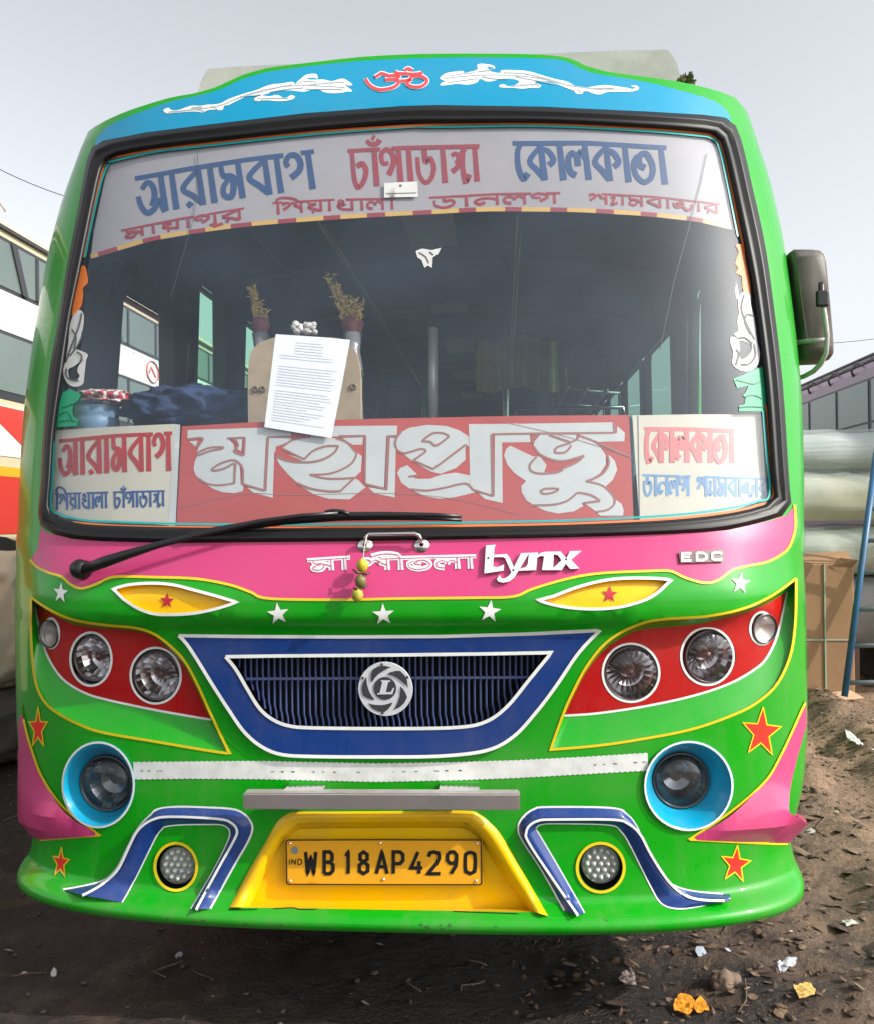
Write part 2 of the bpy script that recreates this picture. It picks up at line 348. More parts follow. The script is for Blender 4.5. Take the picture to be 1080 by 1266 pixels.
# ------------------------------------------------------------------ lettering: brush strokes per letter (x right, y down, letter height = 1)
GL = {
 'অ': (.86, [[(.14,.34),(.3,.2),(.45,.3),(.48,.55),(.38,.8)], [(.0,.5),(.07,.78),(.22,.95),(.42,.88),(.58,.7),(.74,1.0)], [(.72,.05),(.74,.98)]], 0),
 'া': (.36, [[(.18,.05),(.2,1)]], 0),
 'র': (.76, [[(.6,.05),(.62,1)], [(.6,.1),(.1,.5),(.36,.74),(.62,.96)], [(.18,.88),(.28,1.0)]], 0),
 'ব': (.76, [[(.6,.05),(.62,1)], [(.6,.1),(.1,.48),(.36,.74),(.62,.96)]], 0),
 'ম': (.82, [[(.64,.05),(.66,1)], [(.14,.1),(.18,.36),(.4,.4),(.64,.62)], [(.4,.4),(.16,.62),(.14,.84),(.32,.92),(.42,.76),(.46,.5)]], 0),
 'গ': (.92, [[(.74,.02),(.76,1)], [(.14,.36),(.08,.24),(.2,.08),(.4,.1),(.5,.3),(.42,.5),(.18,.64)]], .62),
 'চ': (.74, [[(.12,.05),(.14,.72),(.26,1.0),(.48,.84),(.58,.58),(.46,.4),(.26,.46)]], 0),
 'ঁ': (0, [[(-.44,-.2),(-.3,-.1),(-.08,-.1),(.04,-.2)], [(-.24,-.28),(-.14,-.24)]], 9),
 'প': (.86, [[(.68,.05),(.7,1)], [(.3,.42),(.1,.42),(.06,.2),(.24,.07),(.44,.18),(.48,.42),(.28,.74)]], .55),
 'ড': (.84, [[(.12,.3),(.14,.74),(.34,.98),(.56,.88),(.68,.6),(.58,.36),(.4,.42),(.38,.1)]], 0),
 'ঙ্গ': (.78, [[(.12,.3),(.28,.24),(.42,.4),(.3,.6),(.1,.72)], [(.28,.5),(.6,.12)], [(.56,.1),(.5,.6),(.58,.98),(.72,.8)]], 0),
 'ে': (.36, [[(.24,.05),(.1,.28),(.08,.68),(.2,.96),(.36,.82)]], 0),
 'ক': (.92, [[(.5,.05),(.52,1)], [(.5,.12),(.1,.5),(.3,.74),(.52,.96)], [(.5,.2),(.72,.26),(.86,.48),(.7,.62)]], 0),
 'ল': (.8, [[(.62,.05),(.64,1)], [(.62,.5),(.48,.28),(.36,.42),(.34,.64)], [(.36,.46),(.2,.3),(.06,.46),(.08,.78),(.26,.88)]], 0),
 'ত': (.8, [[(.2,.3),(.06,.5),(.1,.8),(.32,.97),(.58,.84),(.66,.54),(.5,.24),(.28,.3),(.24,.52),(.42,.6)]], 0),
 'শ': (.9, [[(.74,.05),(.76,1)], [(.1,.32),(.06,.16),(.22,.1),(.3,.3),(.2,.48),(.06,.66)], [(.3,.3),(.42,.12),(.54,.3),(.5,.46)], [(.5,.3),(.74,.56)]], .66),
 'ি': (.34, [[(.18,.05),(.2,1)], [(.18,.05),(.14,-.2),(.4,-.34),(.8,-.2),(.98,.05)]], 0),
 'ী': (.4, [[(.22,.05),(.24,1)], [(.22,.05),(.12,-.24),(-.24,-.34),(-.6,-.14)]], 0),
 'য়': (.76, [[(.6,.05),(.62,.96)], [(.12,.08),(.2,.32),(.42,.34),(.14,.58),(.62,.9)], [(.28,.94),(.36,1.0)]], 0),
 'খ': (.9, [[(.7,.05),(.72,1)], [(.14,.28),(.26,.1),(.38,.3),(.16,.42),(.42,.5),(.16,.64),(.34,.88),(.72,.92)]], .55),
 '্য': (.36, [[(.04,.34),(.22,.3),(.1,.92),(.34,.78)]], 0),
 'জ': (.96, [[(.08,.36),(.14,.74),(.36,.74),(.5,.44),(.36,.3),(.24,.44),(.5,.72),(.66,.98),(.84,.7),(.86,.36)]], 0),
 'ন': (.86, [[(.7,.05),(.72,1)], [(.7,.5),(.46,.36),(.2,.42),(.08,.64),(.2,.86),(.36,.72)]], 0),
 'ু': (0, [[(-.34,1.08),(-.14,1.02),(-.22,1.24),(.08,1.1)]], 9),
 ' ': (.5, [], 9)}
def bengali(name, glyphs, top, H, wid, m, off, parent, slant=0.0):
    """glyphs laid under a headline; top: headline px path, H: (height at start, at end)"""
    tot = sum(GL[g][0] for g in glyphs); top = np.asarray(top, float)
    d = np.concatenate([[0], np.cumsum(np.hypot(*np.diff(top, axis=0).T))])
    def mp(u, v):
        t = u / tot * d[-1]; x = np.interp(t, d, top[:, 0]); y = np.interp(t, d, top[:, 1]); h = H[0] + (H[1] - H[0]) * u / tot
        if t < 0: x += t
        return (x - slant * v * h, y + v * h)
    mb = MB(); u = 0; k = 0
    def put(P, wd):
        nonlocal k
        V, Fc = ribV(P, wd, off + (k % 4) * 0.0003, False); mb.add(V, Fc); k += 1
    for g in glyphs:
        wg, st, hl = GL[g]
        if hl < 1: put([mp(u + hl * wg - .03 + (wg * (1 - hl) + .06) * q / 4, .05) for q in range(5)], wid * .8)
        for s in st:
            P = dens(cat([mp(u + x, y) for x, y in s], 5), 2.5, False)
            ww = wid * (0.82 + 0.3 * np.linspace(0, 1, len(P))) if len(s) > 2 else wid * np.linspace(.92, 1.12, len(P)); put(P, ww)
        u += wg
    return mb.build(name, m, parent)
LAT = {
 'W': [[(0,0),(.2,1),(.5,.25),(.8,1),(1,0)]], 'B': [[(0,1),(0,0),(.6,0),(.85,.12),(.85,.36),(.6,.47),(0,.47)], [(.6,.47),(.95,.6),(.95,.86),(.65,1),(0,1)]],
 '1': [[(.2,.2),(.55,0),(.55,1)]], '8': [[(.5,.46),(.12,.34),(.12,.12),(.5,0),(.88,.12),(.88,.34),(.5,.46),(.05,.6),(.05,.88),(.5,1),(.95,.88),(.95,.6),(.5,.46)]],
 'A': [[(0,1),(.5,0),(1,1)], [(.18,.68),(.82,.68)]], 'P': [[(0,1),(0,0),(.65,0),(.95,.14),(.95,.4),(.65,.54),(0,.54)]],
 '4': [[(.62,0),(.02,.74),(1,.74)], [(.7,.42),(.7,1)]], '2': [[(.05,.22),(.2,.04),(.5,0),(.85,.06),(.92,.28),(.75,.5),(.02,1),(1,1)]],
 '9': [[(.92,.36),(.7,.52),(.3,.52),(.05,.38),(.08,.12),(.35,0),(.68,0),(.92,.14),(.92,.36),(.85,.65),(.4,1)]],
 '0': [[(.5,0),(.1,.1),(.04,.3),(.04,.7),(.1,.9),(.5,1),(.9,.9),(.96,.7),(.96,.3),(.9,.1),(.5,0)]],
 'I': [[(.5,0),(.5,1)]], 'N': [[(0,1),(0,0),(1,1),(1,0)]], 'D': [[(0,0),(0,1),(.6,1),(.95,.75),(.95,.25),(.6,0),(0,0)]],
 'E': [[(1,0),(0,0),(0,1),(1,1)], [(0,.5),(.85,.5)]], 'C': [[(1,.15),(.75,0),(.25,0),(0,.2),(0,.8),(.25,1),(.75,1),(1,.85)]]}
def latin(name, items, wid, m, off, parent):
    """items: (char, x0, y0, x1, y1) boxes in px"""
    L_ = []
    for ch, x0, y0, x1, y1 in items:
        for s in LAT[ch]: L_.append([(x0 + (x1 - x0) * a, y0 + (y1 - y0) * b) for a, b in s])
    return ribbons(name, L_, wid, m, off, parent, smooth=False, step=2.0)

# ------------------------------------------------------------------ THE BUS
BUS = thing('bus', 'bright green painted bus with pink band, blue grille and Bengali route boards facing the camera', 'bus', (0, 0.5, 0))
# windscreen outlines (outer edge of the rubber, visible edge of the glass)
oT = [(114,181),(128,174),(180,164),(250,155),(378,140),(500,131),(540,130),(670,132),(798,138),(868,142),(896,146)]
oR = [(896,146),(908,153),(918,180),(930,232),(945,300),(955,369),(967,471),(975,591),(978,622)]
oB = [(978,622),(974,634),(950,643),(899,655),(828,660),(700,664),(544,667),(430,669),(320,670),(214,671),(130,669),(90,666),(60,658),(50,650)]
oL = [(50,650),(47,635),(50,600),(53,540),(61,460),(71,400),(81,339),(96,260),(107,200),(114,181)]
iT = [(132,198),(140,193),(190,184),(250,177),(378,163),(500,153),(540,153),(670,152),(798,158),(860,163),(880,166)]
iR = [(880,166),(889,172),(900,215),(910,262),(921,315),(931,369),(944,471),(953,591),(957,612)]
iB = [(957,612),(955,619),(935,626),(900,634),(828,642),(700,648),(544,651),(430,652),(320,652),(214,651),(140,649),(103,647),(75,641),(65,636)]
iL = [(65,636),(61,626),(64,590),(68,530),(79,455),(88,392),(100,335),(112,275),(125,215),(132,198)]
def ring4(T, R, Bm, Lf, n=(40, 30, 44, 30)):
    return np.concatenate([resamp(cat(c, 4), k + 1)[:-1] for c, k in zip((T, R, Bm, Lf), n)])
WSo, WSi = ring4(oT, oR, oB, oL), ring4(iT, iR, iB, iL)
WSm = WSo * 0.5 + WSi * 0.5
# other openings
LPo_t = [(38,738),(58,752),(89,766),(131,773),(164,776),(189,783),(211,799),(228,817),(244,846),(264,890),(284,932)]
LPo_b = [(38,738),(38,780),(41,825),(48,856),(64,877),(96,895),(128,906),(192,917),(250,927),(284,932)]
LPi_t = [(42,745),(60,757),(90,770),(131,777),(163,780),(187,786),(208,802),(225,820),(241,848),(252,872),(261,890)]
LPi_b = [(42,745),(46,766),(52,793),(62,818),(78,840),(103,856),(131,865),(187,877),(231,885),(261,890)]
RPo_t = [(984,715),(953,737),(917,753),(873,762),(828,765),(799,769),(769,781),(745,798),(724,825),(709,853),(696,882),(680,927)]
RPo_b = [(984,715),(983,768),(977,810),(961,845),(938,867),(911,882),(858,901),(799,913),(739,922),(680,927)]
RPi_t = [(973,731),(947,747),(917,759),(871,768),(823,773),(793,778),(769,788),(745,805),(724,831),(710,857),(703,872),(697,885)]
RPi_b = [(973,731),(967,760),(959,790),(947,814),(932,828),(902,845),(858,860),(799,873),(739,882),(697,885)]
def twoc(t, b, n=44): return np.concatenate([resamp(cat(t, 4), n), resamp(cat(b, 4), n)[::-1][1:-1]])
LPo, LPi, RPo, RPi = twoc(LPo_t, LPo_b), twoc(LPi_t, LPi_b), twoc(RPo_t, RPo_b), twoc(RPi_t, RPi_b)
EYL = cat([(140,728),(159,723),(187,721),(214,723),(242,730),(268,737)], 4).tolist() + cat([(293,744.5),(270,752),(242,758),(214,760),(190,759),(170,752),(153,741)], 4).tolist()
EYR = cat([(829,717),(810,715),(769,715),(739,719),(710,727),(684,737)], 4).tolist() + cat([(664,742),(684,748),(710,752),(739,753),(769,750),(799,741),(816,730)], 4).tolist()
GRo_t = [(221,786),(300,787),(420,787.5),(544,787),(650,784),(741,779.5)]
GRo_b = [(221,786),(230,795),(244,816),(263,847),(283,878),(302,905),(323,923),(348,933),(388,935.5),(470,936),(544,935),(601,928),(634,911),(662,881),(687,848),(715,807),(741,779.5)]
GRi_t = [(279,812),(350,811),(480,810),(600,808.5),(681,807)]
GRi_b = [(279,812),(292,828),(307,854),(321,876),(336,889),(355,897),(384,900),(480,901),(565,899.5),(601,892),(627,873),(654,840),(681,807)]
GRo, GRi = np.concatenate([resamp(GRo_t, 60), resamp(cat(GRo_b, 6), 90)[::-1][1:-1]]), np.concatenate([resamp(GRi_t, 60), resamp(cat(GRi_b, 6), 90)[::-1][1:-1]])
CUPL, CUPR = ell(121.4, 970.6, 43, 51), ell(851, 972, 52.5, 53)
FOGL, FOGR = ell(217.5, 1072, 24, 27), ell(742, 1073, 27, 28)
PLo = [(284,1122),(306,1080),(328,1042),(341,1019),(352,1009),(367,1004),(420,1003.5),(500,1003),(576,1002.5),(592,1007),(606,1018),(621,1036),(650,1086),(677,1133)]
PLm = [(302,1122),(321,1083),(343,1042),(354,1030),(364,1022),(376,1018),(424,1017.5),(500,1017),(568,1017),(581,1021),(594,1030),(606,1046),(632,1088),(660,1128)]
PLi = [(310,1119),(328,1082),(349,1043),(358,1034),(367,1027),(379,1025),(424,1024.5),(500,1024),(564,1024),(577,1027),(588,1034),(599,1048),(624,1088),(650,1123)]
# body outline: traced crown, then the long sides
crown = [(132,148),(160,136),(208,121),(240,115),(265,108),(283,100),(301,92),(318,87),(335,83),(374,78),(446,70),(500,67),(540,66),(628,66),(680,68),(700,71),(712,75),(724,81),(738,85),(755,89),(800,95),(841,101),(883,111),(908,120)]
cr = HIT(dens(cat(crown, 3), 4, False)); YB = 9.6; SB = L + YB - B
zl, zr_ = cr[0, 1], cr[-1, 1]; ZG = min(zl, zr_) - 0.06; print('ZG', ZG)
crown_sz = np.concatenate([[(-L - .25, ZG), (-L + .02, ZG + .012), (-L + .14, ZG + .05)], cr[(np.abs(cr[:, 0]) < L - .2)], [(L - .14, ZG + .05), (L - .02, ZG + .012), (L + .25, ZG)]])
def bottom_z(s): return 0.365
body_sz = np.concatenate([[(-SB, .45), (-SB, ZG)], crown_sz, [(SB, ZG), (SB, .45), (L + .5, .40), (L + .1, .368)], np.stack([np.linspace(L, -L, 160), np.full(160, .365)], -1), [(-L - .1, .368), (-L - .5, .40)]])
def sy(y): return L + y - B
def wrect(y0, y1, z0, z1, sg):
    r = 0.05; P = [(sy(y0) + r, z0), (sy(y1) - r, z0), (sy(y1), z0 + r), (sy(y1), z1 - r), (sy(y1) - r, z1), (sy(y0) + r, z1), (sy(y0), z1 - r), (sy(y0), z0 + r)]
    return [(a * sg, z) for a, z in (P if sg > 0 else P[::-1])]
WIN = [(-1, 1.0, 1.86, 1.72, 2.52), (-1, 2.1, 2.66, 1.8, 2.8), (-1, 2.96, 3.9, 1.8, 2.8)] + [(-1, y, y + .98, 1.78, 2.7) for y in (4.1, 5.2, 6.3, 7.4, 8.45)] + [(1, 1.62, 2.0, 1.2, 2.62)] + [(1, y, y + .98, 1.78, 2.6) for y in (2.5, 3.6, 4.7, 5.8, 6.9, 8.0)]
WPOL = [wrect(y0, y1, z0, z1, sg) for sg, y0, y1, z0, z1 in WIN]
def arch(yc, r, sg):
    P = [(sy(yc) + r * math.cos(t), .36 + .12 + r * math.sin(t)) for t in np.linspace(0, math.pi, 17)]
    P = [(sy(yc) + r, .30)] + P + [(sy(yc) - r, .30)]
    return [(a * sg, z) for a, z in (P if sg > 0 else P[::-1])]
ARCH = [arch(y, .56, sg) for y in (2.6, 7.2) for sg in (-1, 1)]
holes_px = [WSm, LPo, RPo, EYL, EYR, shrink(GRi, 1.01), CUPL, CUPR, FOGL, FOGR, np.array(PLm)]
HOLES = [sz(p) for p in holes_px]
v, f = cdt([body_sz], HOLES + WPOL + ARCH)
body = mobj('body', SURF(v[:, 0], v[:, 1]), f, GREEN, BUS)
# roof
P0 = SURF(crown_sz[:, 0], crown_sz[:, 1]); W_ = 1.27
def zroof(x): return ZG + 0.17 * (1 - np.clip(np.abs(x) / W_, 0, 1) ** 3)
rows = [P0]
for dy, kz in ((.012, .004), (.03, .0)):
    q = P0.copy(); q[:, 1] += dy; q[:, 2] += kz; rows.append(q)
for yy, k in ((.5, .45), (1.0, .95), (1.6, 1), (4, 1), (7, 1), (YB, 1)):
    q = P0.copy(); q[:, 1] = np.maximum(P0[:, 1] + .05, yy + 0.25); q[:, 2] = P0[:, 2] * (1 - k) + zroof(P0[:, 0]) * k; rows.append(q)
n = len(P0); RV = np.concatenate(rows); RF = [(r * n + i, r * n + i + 1, (r + 1) * n + i + 1, (r + 1) * n + i) for r in range(len(rows) - 1) for i in range(n - 1)]
mobj('roof', RV, RF, mat('roof_paint', (0.10, 0.42, 0.10), 0.35, coat=.2), BUS)
mb = MB(); zz = [.45, ZG]; xe = float(WZ(1.5))
mb.add([(-xe, YB, .45), (xe, YB, .45), (xe, YB, 1.75), (-xe, YB, 1.75)], [(0, 1, 2, 3)])
mb.add([(-xe, YB, 2.5), (xe, YB, 2.5), (1.25, YB, ZG + .02), (0, YB, ZG + .17), (-1.25, YB, ZG + .02)], [(0, 1, 2, 3, 4)])
mb.add([(-xe, YB, 1.75), (-.95, YB, 1.75), (-.95, YB, 2.5), (-xe, YB, 2.5)], [(0, 1, 2, 3)]); mb.add([(.95, YB, 1.75), (xe, YB, 1.75), (xe, YB, 2.5), (.95, YB, 2.5)], [(0, 1, 2, 3)])
mb.build('rear_wall', GREEN, BUS, False)
o = mobj('rear_window', [(-.95, YB, 1.75), (.95, YB, 1.75), (.95, YB, 2.5), (-.95, YB, 2.5)], [(0, 1, 2, 3)], SIDEGLASS, BUS)
mb = MB(); mb.box((-1.15, .35, .46), (1.15, YB - .1, .62)); mb.box((-.45, .25, .34), (-.33, YB - .2, .46)); mb.box((.33, .25, .34), (.45, YB - .2, .46)); mb.tube([(-1.05, 2.6, .48), (1.05, 2.6, .48)], .07)
mb.build('chassis', DARK, BUS, False)
# lower skirt lip underside
sL = np.linspace(-L, L, 90); a_ = SURF(sL, np.full(90, .365)); b_ = a_ * np.array([.9, 1, 1]) + np.array([0, .14, .03])
mobj('lip_underside', list(a_) + list(b_), [(i, 90 + i, 91 + i, i + 1) for i in range(89)], GREEN, BUS)
for i, (sg, y0, y1, z0, z1) in enumerate(WIN):
    v, f = cdt([WPOL[i]]); fr = mobj('window', PT(v[:, 0], v[:, 1], -.02), f, (CLEAR, GREENGLASS, GREENGLASS)[i] if i < 3 else SIDEGLASS if i < 8 else GREENGLASS if i == 8 else SIDEGLASS, BUS)
    P = np.array(WPOL[i]); Pc = np.concatenate([P, P[:1]]); c = P.mean(0); In = c + (P - c) * np.array([.95, .93])
    V = list(PT(P[:, 0], P[:, 1], .004)) + list(PT(In[:, 0], In[:, 1], .006)) + list(PT(In[:, 0], In[:, 1], -.03)); k = len(P)
    mobj('window_frame', V, [(j * k + q, j * k + (q + 1) % k, (j + 1) * k + (q + 1) % k, (j + 1) * k + q) for j in range(2) for q in range(k)], RUBBER, fr, False)
for yc in (2.6, 7.2):
    for sg in (-1, 1):
        C = Vector((sg * 1.02, yc, .48)); A = (sg, 0, 0)
        t = MB().lathe([(.28, -.13), (.44, -.13), (.475, -.09), (.48, 0), (.475, .09), (.44, .13), (.28, .13)], C, A, 40).build('wheel', mat('tyre_rubber', (.015, .015, .015), .85, bump=.3), BUS)
        MB().lathe([(.28, .13), (.26, .02), (.16, .0), (.13, .08), (.0, .08)], C, A, 24).build('rim', mat('rim_paint', (.3, .3, .3), .5), t)

# ---- painted regions and mouldings of the face
blue_poly = [(118,180),(119,172),(126,162),(146,149),(208,126),(240,119),(267,112),(284,105),(301,97),(318,92),(335,88),(378,82),(446,75),(540,71),(628,71),(680,72.5),(692,74),(704,77.5),(714,83),(726,87.5),(738,91),(798,101),(862,117.5),(888,128),(900,140),(903,150)] + oT[::-1]
decal('top_panel', [cat(blue_poly[:26], 3).tolist() + [(896,145),(868,141.5),(798,137.5),(670,131.5),(540,129.5),(500,130.5),(378,139.5),(250,154.5),(180,163.5),(128,173.5)]], BLUETOP, .0016, parent=BUS)
wp_line = [(37,692),(45,700.5),(60,708),(76,713),(87,722.5),(100,727.5),(117,723),(137,714),(160,712.8),(187,713.5),(242,715.5),(284,723),(310,732),(333,740),(422,741.5),(495,740),(590,739),(634,737.5),(658,728),(699,716),(739,709),(800,706),(828,706),(846,714),(870,720.5),(887,717.5),(905,705),(925,699.5),(947,695),(965,686),(976,675),(983,652),(982,624)]
wl = cat(wp_line, 4)
decal('waist_panel', [wl.tolist() + [(978,630),(972,637),(950,644),(899,655.5),(828,660.5),(700,664.5),(544,667.5),(430,669.5),(320,670.5),(214,671.5),(130,669.5),(90,666.5),(60,659),(50,653),(46,680)]], PINK, .0016, parent=BUS)
ribbons('waist_line', [wp_line], 3.2, LINEY, .0028, BUS)
for ln_ in ([(282,1124.5),(300,1125),(318,1124.4)], [(338,1123.5),(362,1122.5),(372,1124.5),(392,1124)], [(560,1127),(600,1128.5),(640,1130)]): ribbons('lip_seam', [ln_], 1.1, BLACK, .0012, BUS)
r_ = random.Random(17)
for k in range(18):
    x_, y_ = (r_.uniform(495, 560), 1146 + r_.uniform(-3, 3)) if k < 9 else (r_.uniform(60, 960), 0)
    if k >= 9: y_ = 1150 - ((x_ - 480) / 440) ** 2 * 34 + r_.uniform(-4, 5)
    P = np.array([(x_ + r_.uniform(-5, 5) * .7, y_ + r_.uniform(-2, 2)) for q in range(5)]); c_ = P.mean(0); o_ = np.argsort(np.arctan2(P[:, 1] - c_[1], P[:, 0] - c_[0])); mobj('paint_chip', PX(P[o_], .0012), [(0, 1, 2, 3, 4)], mat('chip_dark', (.05, .07, .04), .8), BUS)
# windscreen: rubber, glass
loft('windscreen_rubber', [(WSo, .002), (WSo * .8 + WSi * .2, .016), (WSm * .6 + WSo * .4, .018), (WSm, .006), (WSm * .7 + WSi * .3, .012), (WSi * .85 + WSo * .15, .006), (WSi, -.012)], RUBBER, BUS, closed=True)
GLASS = decal('windscreen', [WSi * .8 + WSm * .2], WSGLASS, -.011, parent=BUS)
tl = [[(133,203),(126,222),(115,268),(105,318)], [(134,200),(190,187.5),(250,180.5),(378,166.5),(500,157),(540,156.5),(670,155.5),(798,161.5),(860,167),(878,170),(888,180),(897,217),(906,262),(912,292)],
      [(67,545),(65,590),(63,626),(72,635),(103,643),(140,645),(214,647.5),(320,648.5),(430,648),(544,646.5),(700,643.5),(828,637),(900,628.5),(935,620),(951,611),(947,560),(943,508)]]
ribbons('glass_border_line', tl, 2.6, TEAL, -.009, BUS)
olp = [[(130,199),(123,222),(112,268),(102,318)], [(132,196),(190,184.5),(250,177.5),(378,163.5),(540,153.5),(670,152.5),(798,158.5),(860,163.5),(881,168),(892,180),(901,217),(911,268),(919,305)],
       [(90,646),(140,650),(214,652),(320,653),(430,652),(544,650.5),(700,648),(828,641.5),(900,633),(935,625),(955,614),(952,560),(947,500)]]
ribbons('glass_border_line', olp, 3.0, ORANGE, -.0085, BUS)
# lamp panels
LAMPS = [((196,834.5), 26, 29.5, (192.5,835.5), 31, 34.5), ((119,813), 22, 27.5, (112.5,815), 25.5, 33), ((779.5,832), 31.5, 32.5, (779.5,832), 35, 36), ((876,811), 30, 31.5, (874,811.5), 32.5, 35.5), ((63,783), 8.5, 16.5, (63,783), 10, 18.5), ((942,776.5), 12.5, 17.5, (941.5,777), 14.5, 20)]
for nm, o_, i_, wt in (('lamp_panel', LPo, LPi, LPi_b), ('lamp_panel', RPo, RPi, RPi_b)):
    mine = [q_ for q_ in LAMPS if (q_[3][0] < 500) == (o_[0][0] < 500)]
    pn = decal(nm, [i_], RED, -.035, parent=BUS, neg=[ell(q_[3][0], q_[3][1], q_[4] - 1, q_[5] - 1, 44) for q_ in mine])
    for q_ in mine:
        E0 = np.array(ell(q_[3][0], q_[3][1], q_[4] - 1, q_[5] - 1, 44)); E1 = np.array(ell(q_[0][0] * .5 + q_[3][0] * .5, q_[0][1] * .5 + q_[3][1] * .5, q_[4] - 2, q_[5] - 2, 44)); loft('lamp_well', [(E0, -.035), (E1, -.085)], RED, pn, closed=True)
    loft('panel_ledge', [(o_, 0.0), (o_ * .93 + i_ * .07, -.004), (o_ * .12 + i_ * .88, -.033), (i_, -.035)], GREEN, pn, closed=True)
    ribbons('panel_line', [np.concatenate([o_, o_[:1]])], 3.2, LINEY, .0022, pn, smooth=False)
    ribbons('panel_line', [wt], 2.8, WHITE, -.0335, pn)
def axis_at(px, off=0, fwd=.3):
    h = HIT([px], off)[0]; nn = NRM(h[0:1], h[1:2])[0]; a = nn * (1 - fwd) + np.array([0, -1, 0]) * fwd; return a / np.linalg.norm(a), PT(h[0:1], h[1:2], off)[0]
GLR = mat('lamp_bezel', (.10, .10, .10), .3, metal=.6)
def flute(r, n=48):   # lens rim fluting
    return r
for i, (c, rx, ry, rc, rrx, rry) in enumerate(LAMPS):
    small = i >= 4; a, C = axis_at(c, -.040 if small else -.058, .25); dd = float((C - CAM) @ RM[:, 1]); R = ry * dd / F
    h = MB().lathe([(R * 1.08, .0), (R * 1.08, .012), (R * 1.0, .016), (R * .97, .008)], C, a, 40).build('marker_lamp' if small else 'headlamp', GLR, BUS)
    prof = [(R * .99, .008), (R * .9, -.012), (R * .62, -.035), (R * .3, -.05), (R * .12, -.052), (0.0005, -.052)] if not small else [(R * .99, .006), (R * .5, -.006), (.0005, -.008)]
    MB().lathe(prof, C, a, 40 if small else 22).build('reflector', mat('frosted_reflector', (.62, .6, .57), .35, metal=.7) if small else REFL, h, small)
    if not small:
        MB().lathe([(R * .2, -.052), (R * .2, -.012), (R * .12, -.004), (.0005, -.002)], C, a, 16).build('bulb', mat('bulb_cap', (.12, .05, .05), .3, metal=.3), h)
    # lens with moulded flutes
    mbl = MB(); N_ = 96; prof = [(1.0, .012), (.93, .018), (.8, .022), (.72, .025), (.4, .029), (.0005, .031)]
    q = Vector(a).to_track_quat('Z', 'Y'); V = []
    for j, (rr, hh) in enumerate(prof):
        for k in range(N_):
            t = 2 * math.pi * k / N_; bumpy = .0009 * (1 if k % 4 < 2 else -1) * (j in (1, 2)) * (0 if small else 1)
            V.append(Vector(C) + q @ Vector((R * .99 * rr * math.cos(t), R * .99 * rr * math.sin(t), (hh + bumpy) * (1 if not small else .7))))
    mbl.add(V, [(j * N_ + k, j * N_ + (k + 1) % N_, (j + 1) * N_ + (k + 1) % N_, (j + 1) * N_ + k) for j in range(5) for k in range(N_)])
    mbl.build('lens', LENS, h)
    ribbons('lamp_ring', [ell(rc[0], rc[1], rrx, rry, 40)], 2.8, WHITE, -.0335, h, closed=True, smooth=False, step=6)
# eyes
for P, sc, sr in ((EYL, (206.5, 743), (9.5, 10.5)), (EYR, (753, 735), (10.5, 11.5))):
    e = decal('eye_panel', [shrink(P, .985)], YEL, -.016, parent=BUS)
    loft('eye_rim', [(dens(P, 6), .002), (dens(P, 6) * .3 + shrink(dens(P, 6), .985) * .7, -.016)], YEL, e, closed=True)
    ribbons('eye_line', [np.array(P)], 3.6, WHITE, .0022, e, closed=True, smooth=False)
    decal('star', [star(*sc, *sr, a=.05)], mat('star_crimson', (.42, .01, .03), .4), -.013, parent=e, step=3)
for (x, y, rx, ry, a) in ((75, 733, 9.5, 13.5, .1), (344, 759, 14, 14, -.12), (474, 760, 14, 14, -.05), (605, 756, 14.5, 14.5, .12), (915, 721, 12, 14, .1)):
    decal('star', [star(x, y, rx, ry, a)], WHITE, .0022, parent=BUS, step=3)
for (x, y, rx, ry, a) in ((47, 901, 12, 27, 0), (941, 906, 25, 32, .08), (75, 1067, 11, 20, .1), (909, 1069, 19, 24, .12)):
    st = decal('star', [star(x, y, rx, ry, a)], STARRED, .0018, parent=BUS, step=3)
    P = star(x, y, rx, ry, a); ribbons('star_outline', [P + P[:1]], 1.6, LINEY, .0024, st, smooth=False)
# grille
g = decal('grille_frame', [GRo], BLUE, .014, neg=[GRi], parent=BUS)
loft('frame_edge', [(GRo, .014), (GRo * 1.0, .0)], BLACK, g, closed=True)
loft('frame_lip', [(GRi, .014), (shrink(GRi, .985), -.045)], paint('grille_blue', (.02, .10, .40)), g, closed=True)
ribbons('frame_line', [np.concatenate([GRo, GRo[:1]])], 4.2, WHITE, .0165, g, smooth=False)
ribbons('frame_line', [np.concatenate([GRi, GRi[:1]])], 4.2, WHITE, .0165, g, smooth=False)
decal('grille_backing', [GRi], DARK, -.07, parent=BUS)
mb = MB(); GI = shrink(GRi, .975)
def colrange(x):
    ys = []
    for i in range(len(GI)):
        (x0, y0), (x1, y1) = GI[i], GI[(i + 1) % len(GI)]
        if (x0 - x) * (x1 - x) < 0: ys.append(y0 + (y1 - y0) * (x - x0) / (x1 - x0))
    return (min(ys), max(ys)) if len(ys) >= 2 else None
def bar(P, w0, o0=-.036, o1=-.022):
    P = np.asarray(P, float); A = PX(P - [w0, 0], o0); Bc = PX(P, o1); Cc = PX(P + [w0, 0], o0); k = len(P)
    mb.add(list(A) + list(Bc) + list(Cc), [(r * k + i, r * k + i + 1, (r + 1) * k + i + 1, (r + 1) * k + i) for r in range(2) for i in range(k - 1)])
x = 296.0
while x < 672:
    c = colrange(x)
    if c and c[1] - c[0] > 8:
        yt, yb = c[0] - 1, c[1] - 2
        ym = 838.5 - (x - 480) * .004
        bar([(x, yt), (x, min(yb, ym - 5)), (x + .8, min(yb, ym))], 1.4)
        if yb > ym + 6:
            yh = max(ym + 4, yb - 13); bar([(x + .8, ym), (x, ym + 5), (x + .4, yh), (x + 2.0, yh + 6), (x + 3.0, yb + 3)], 1.5)
    x += 7.25
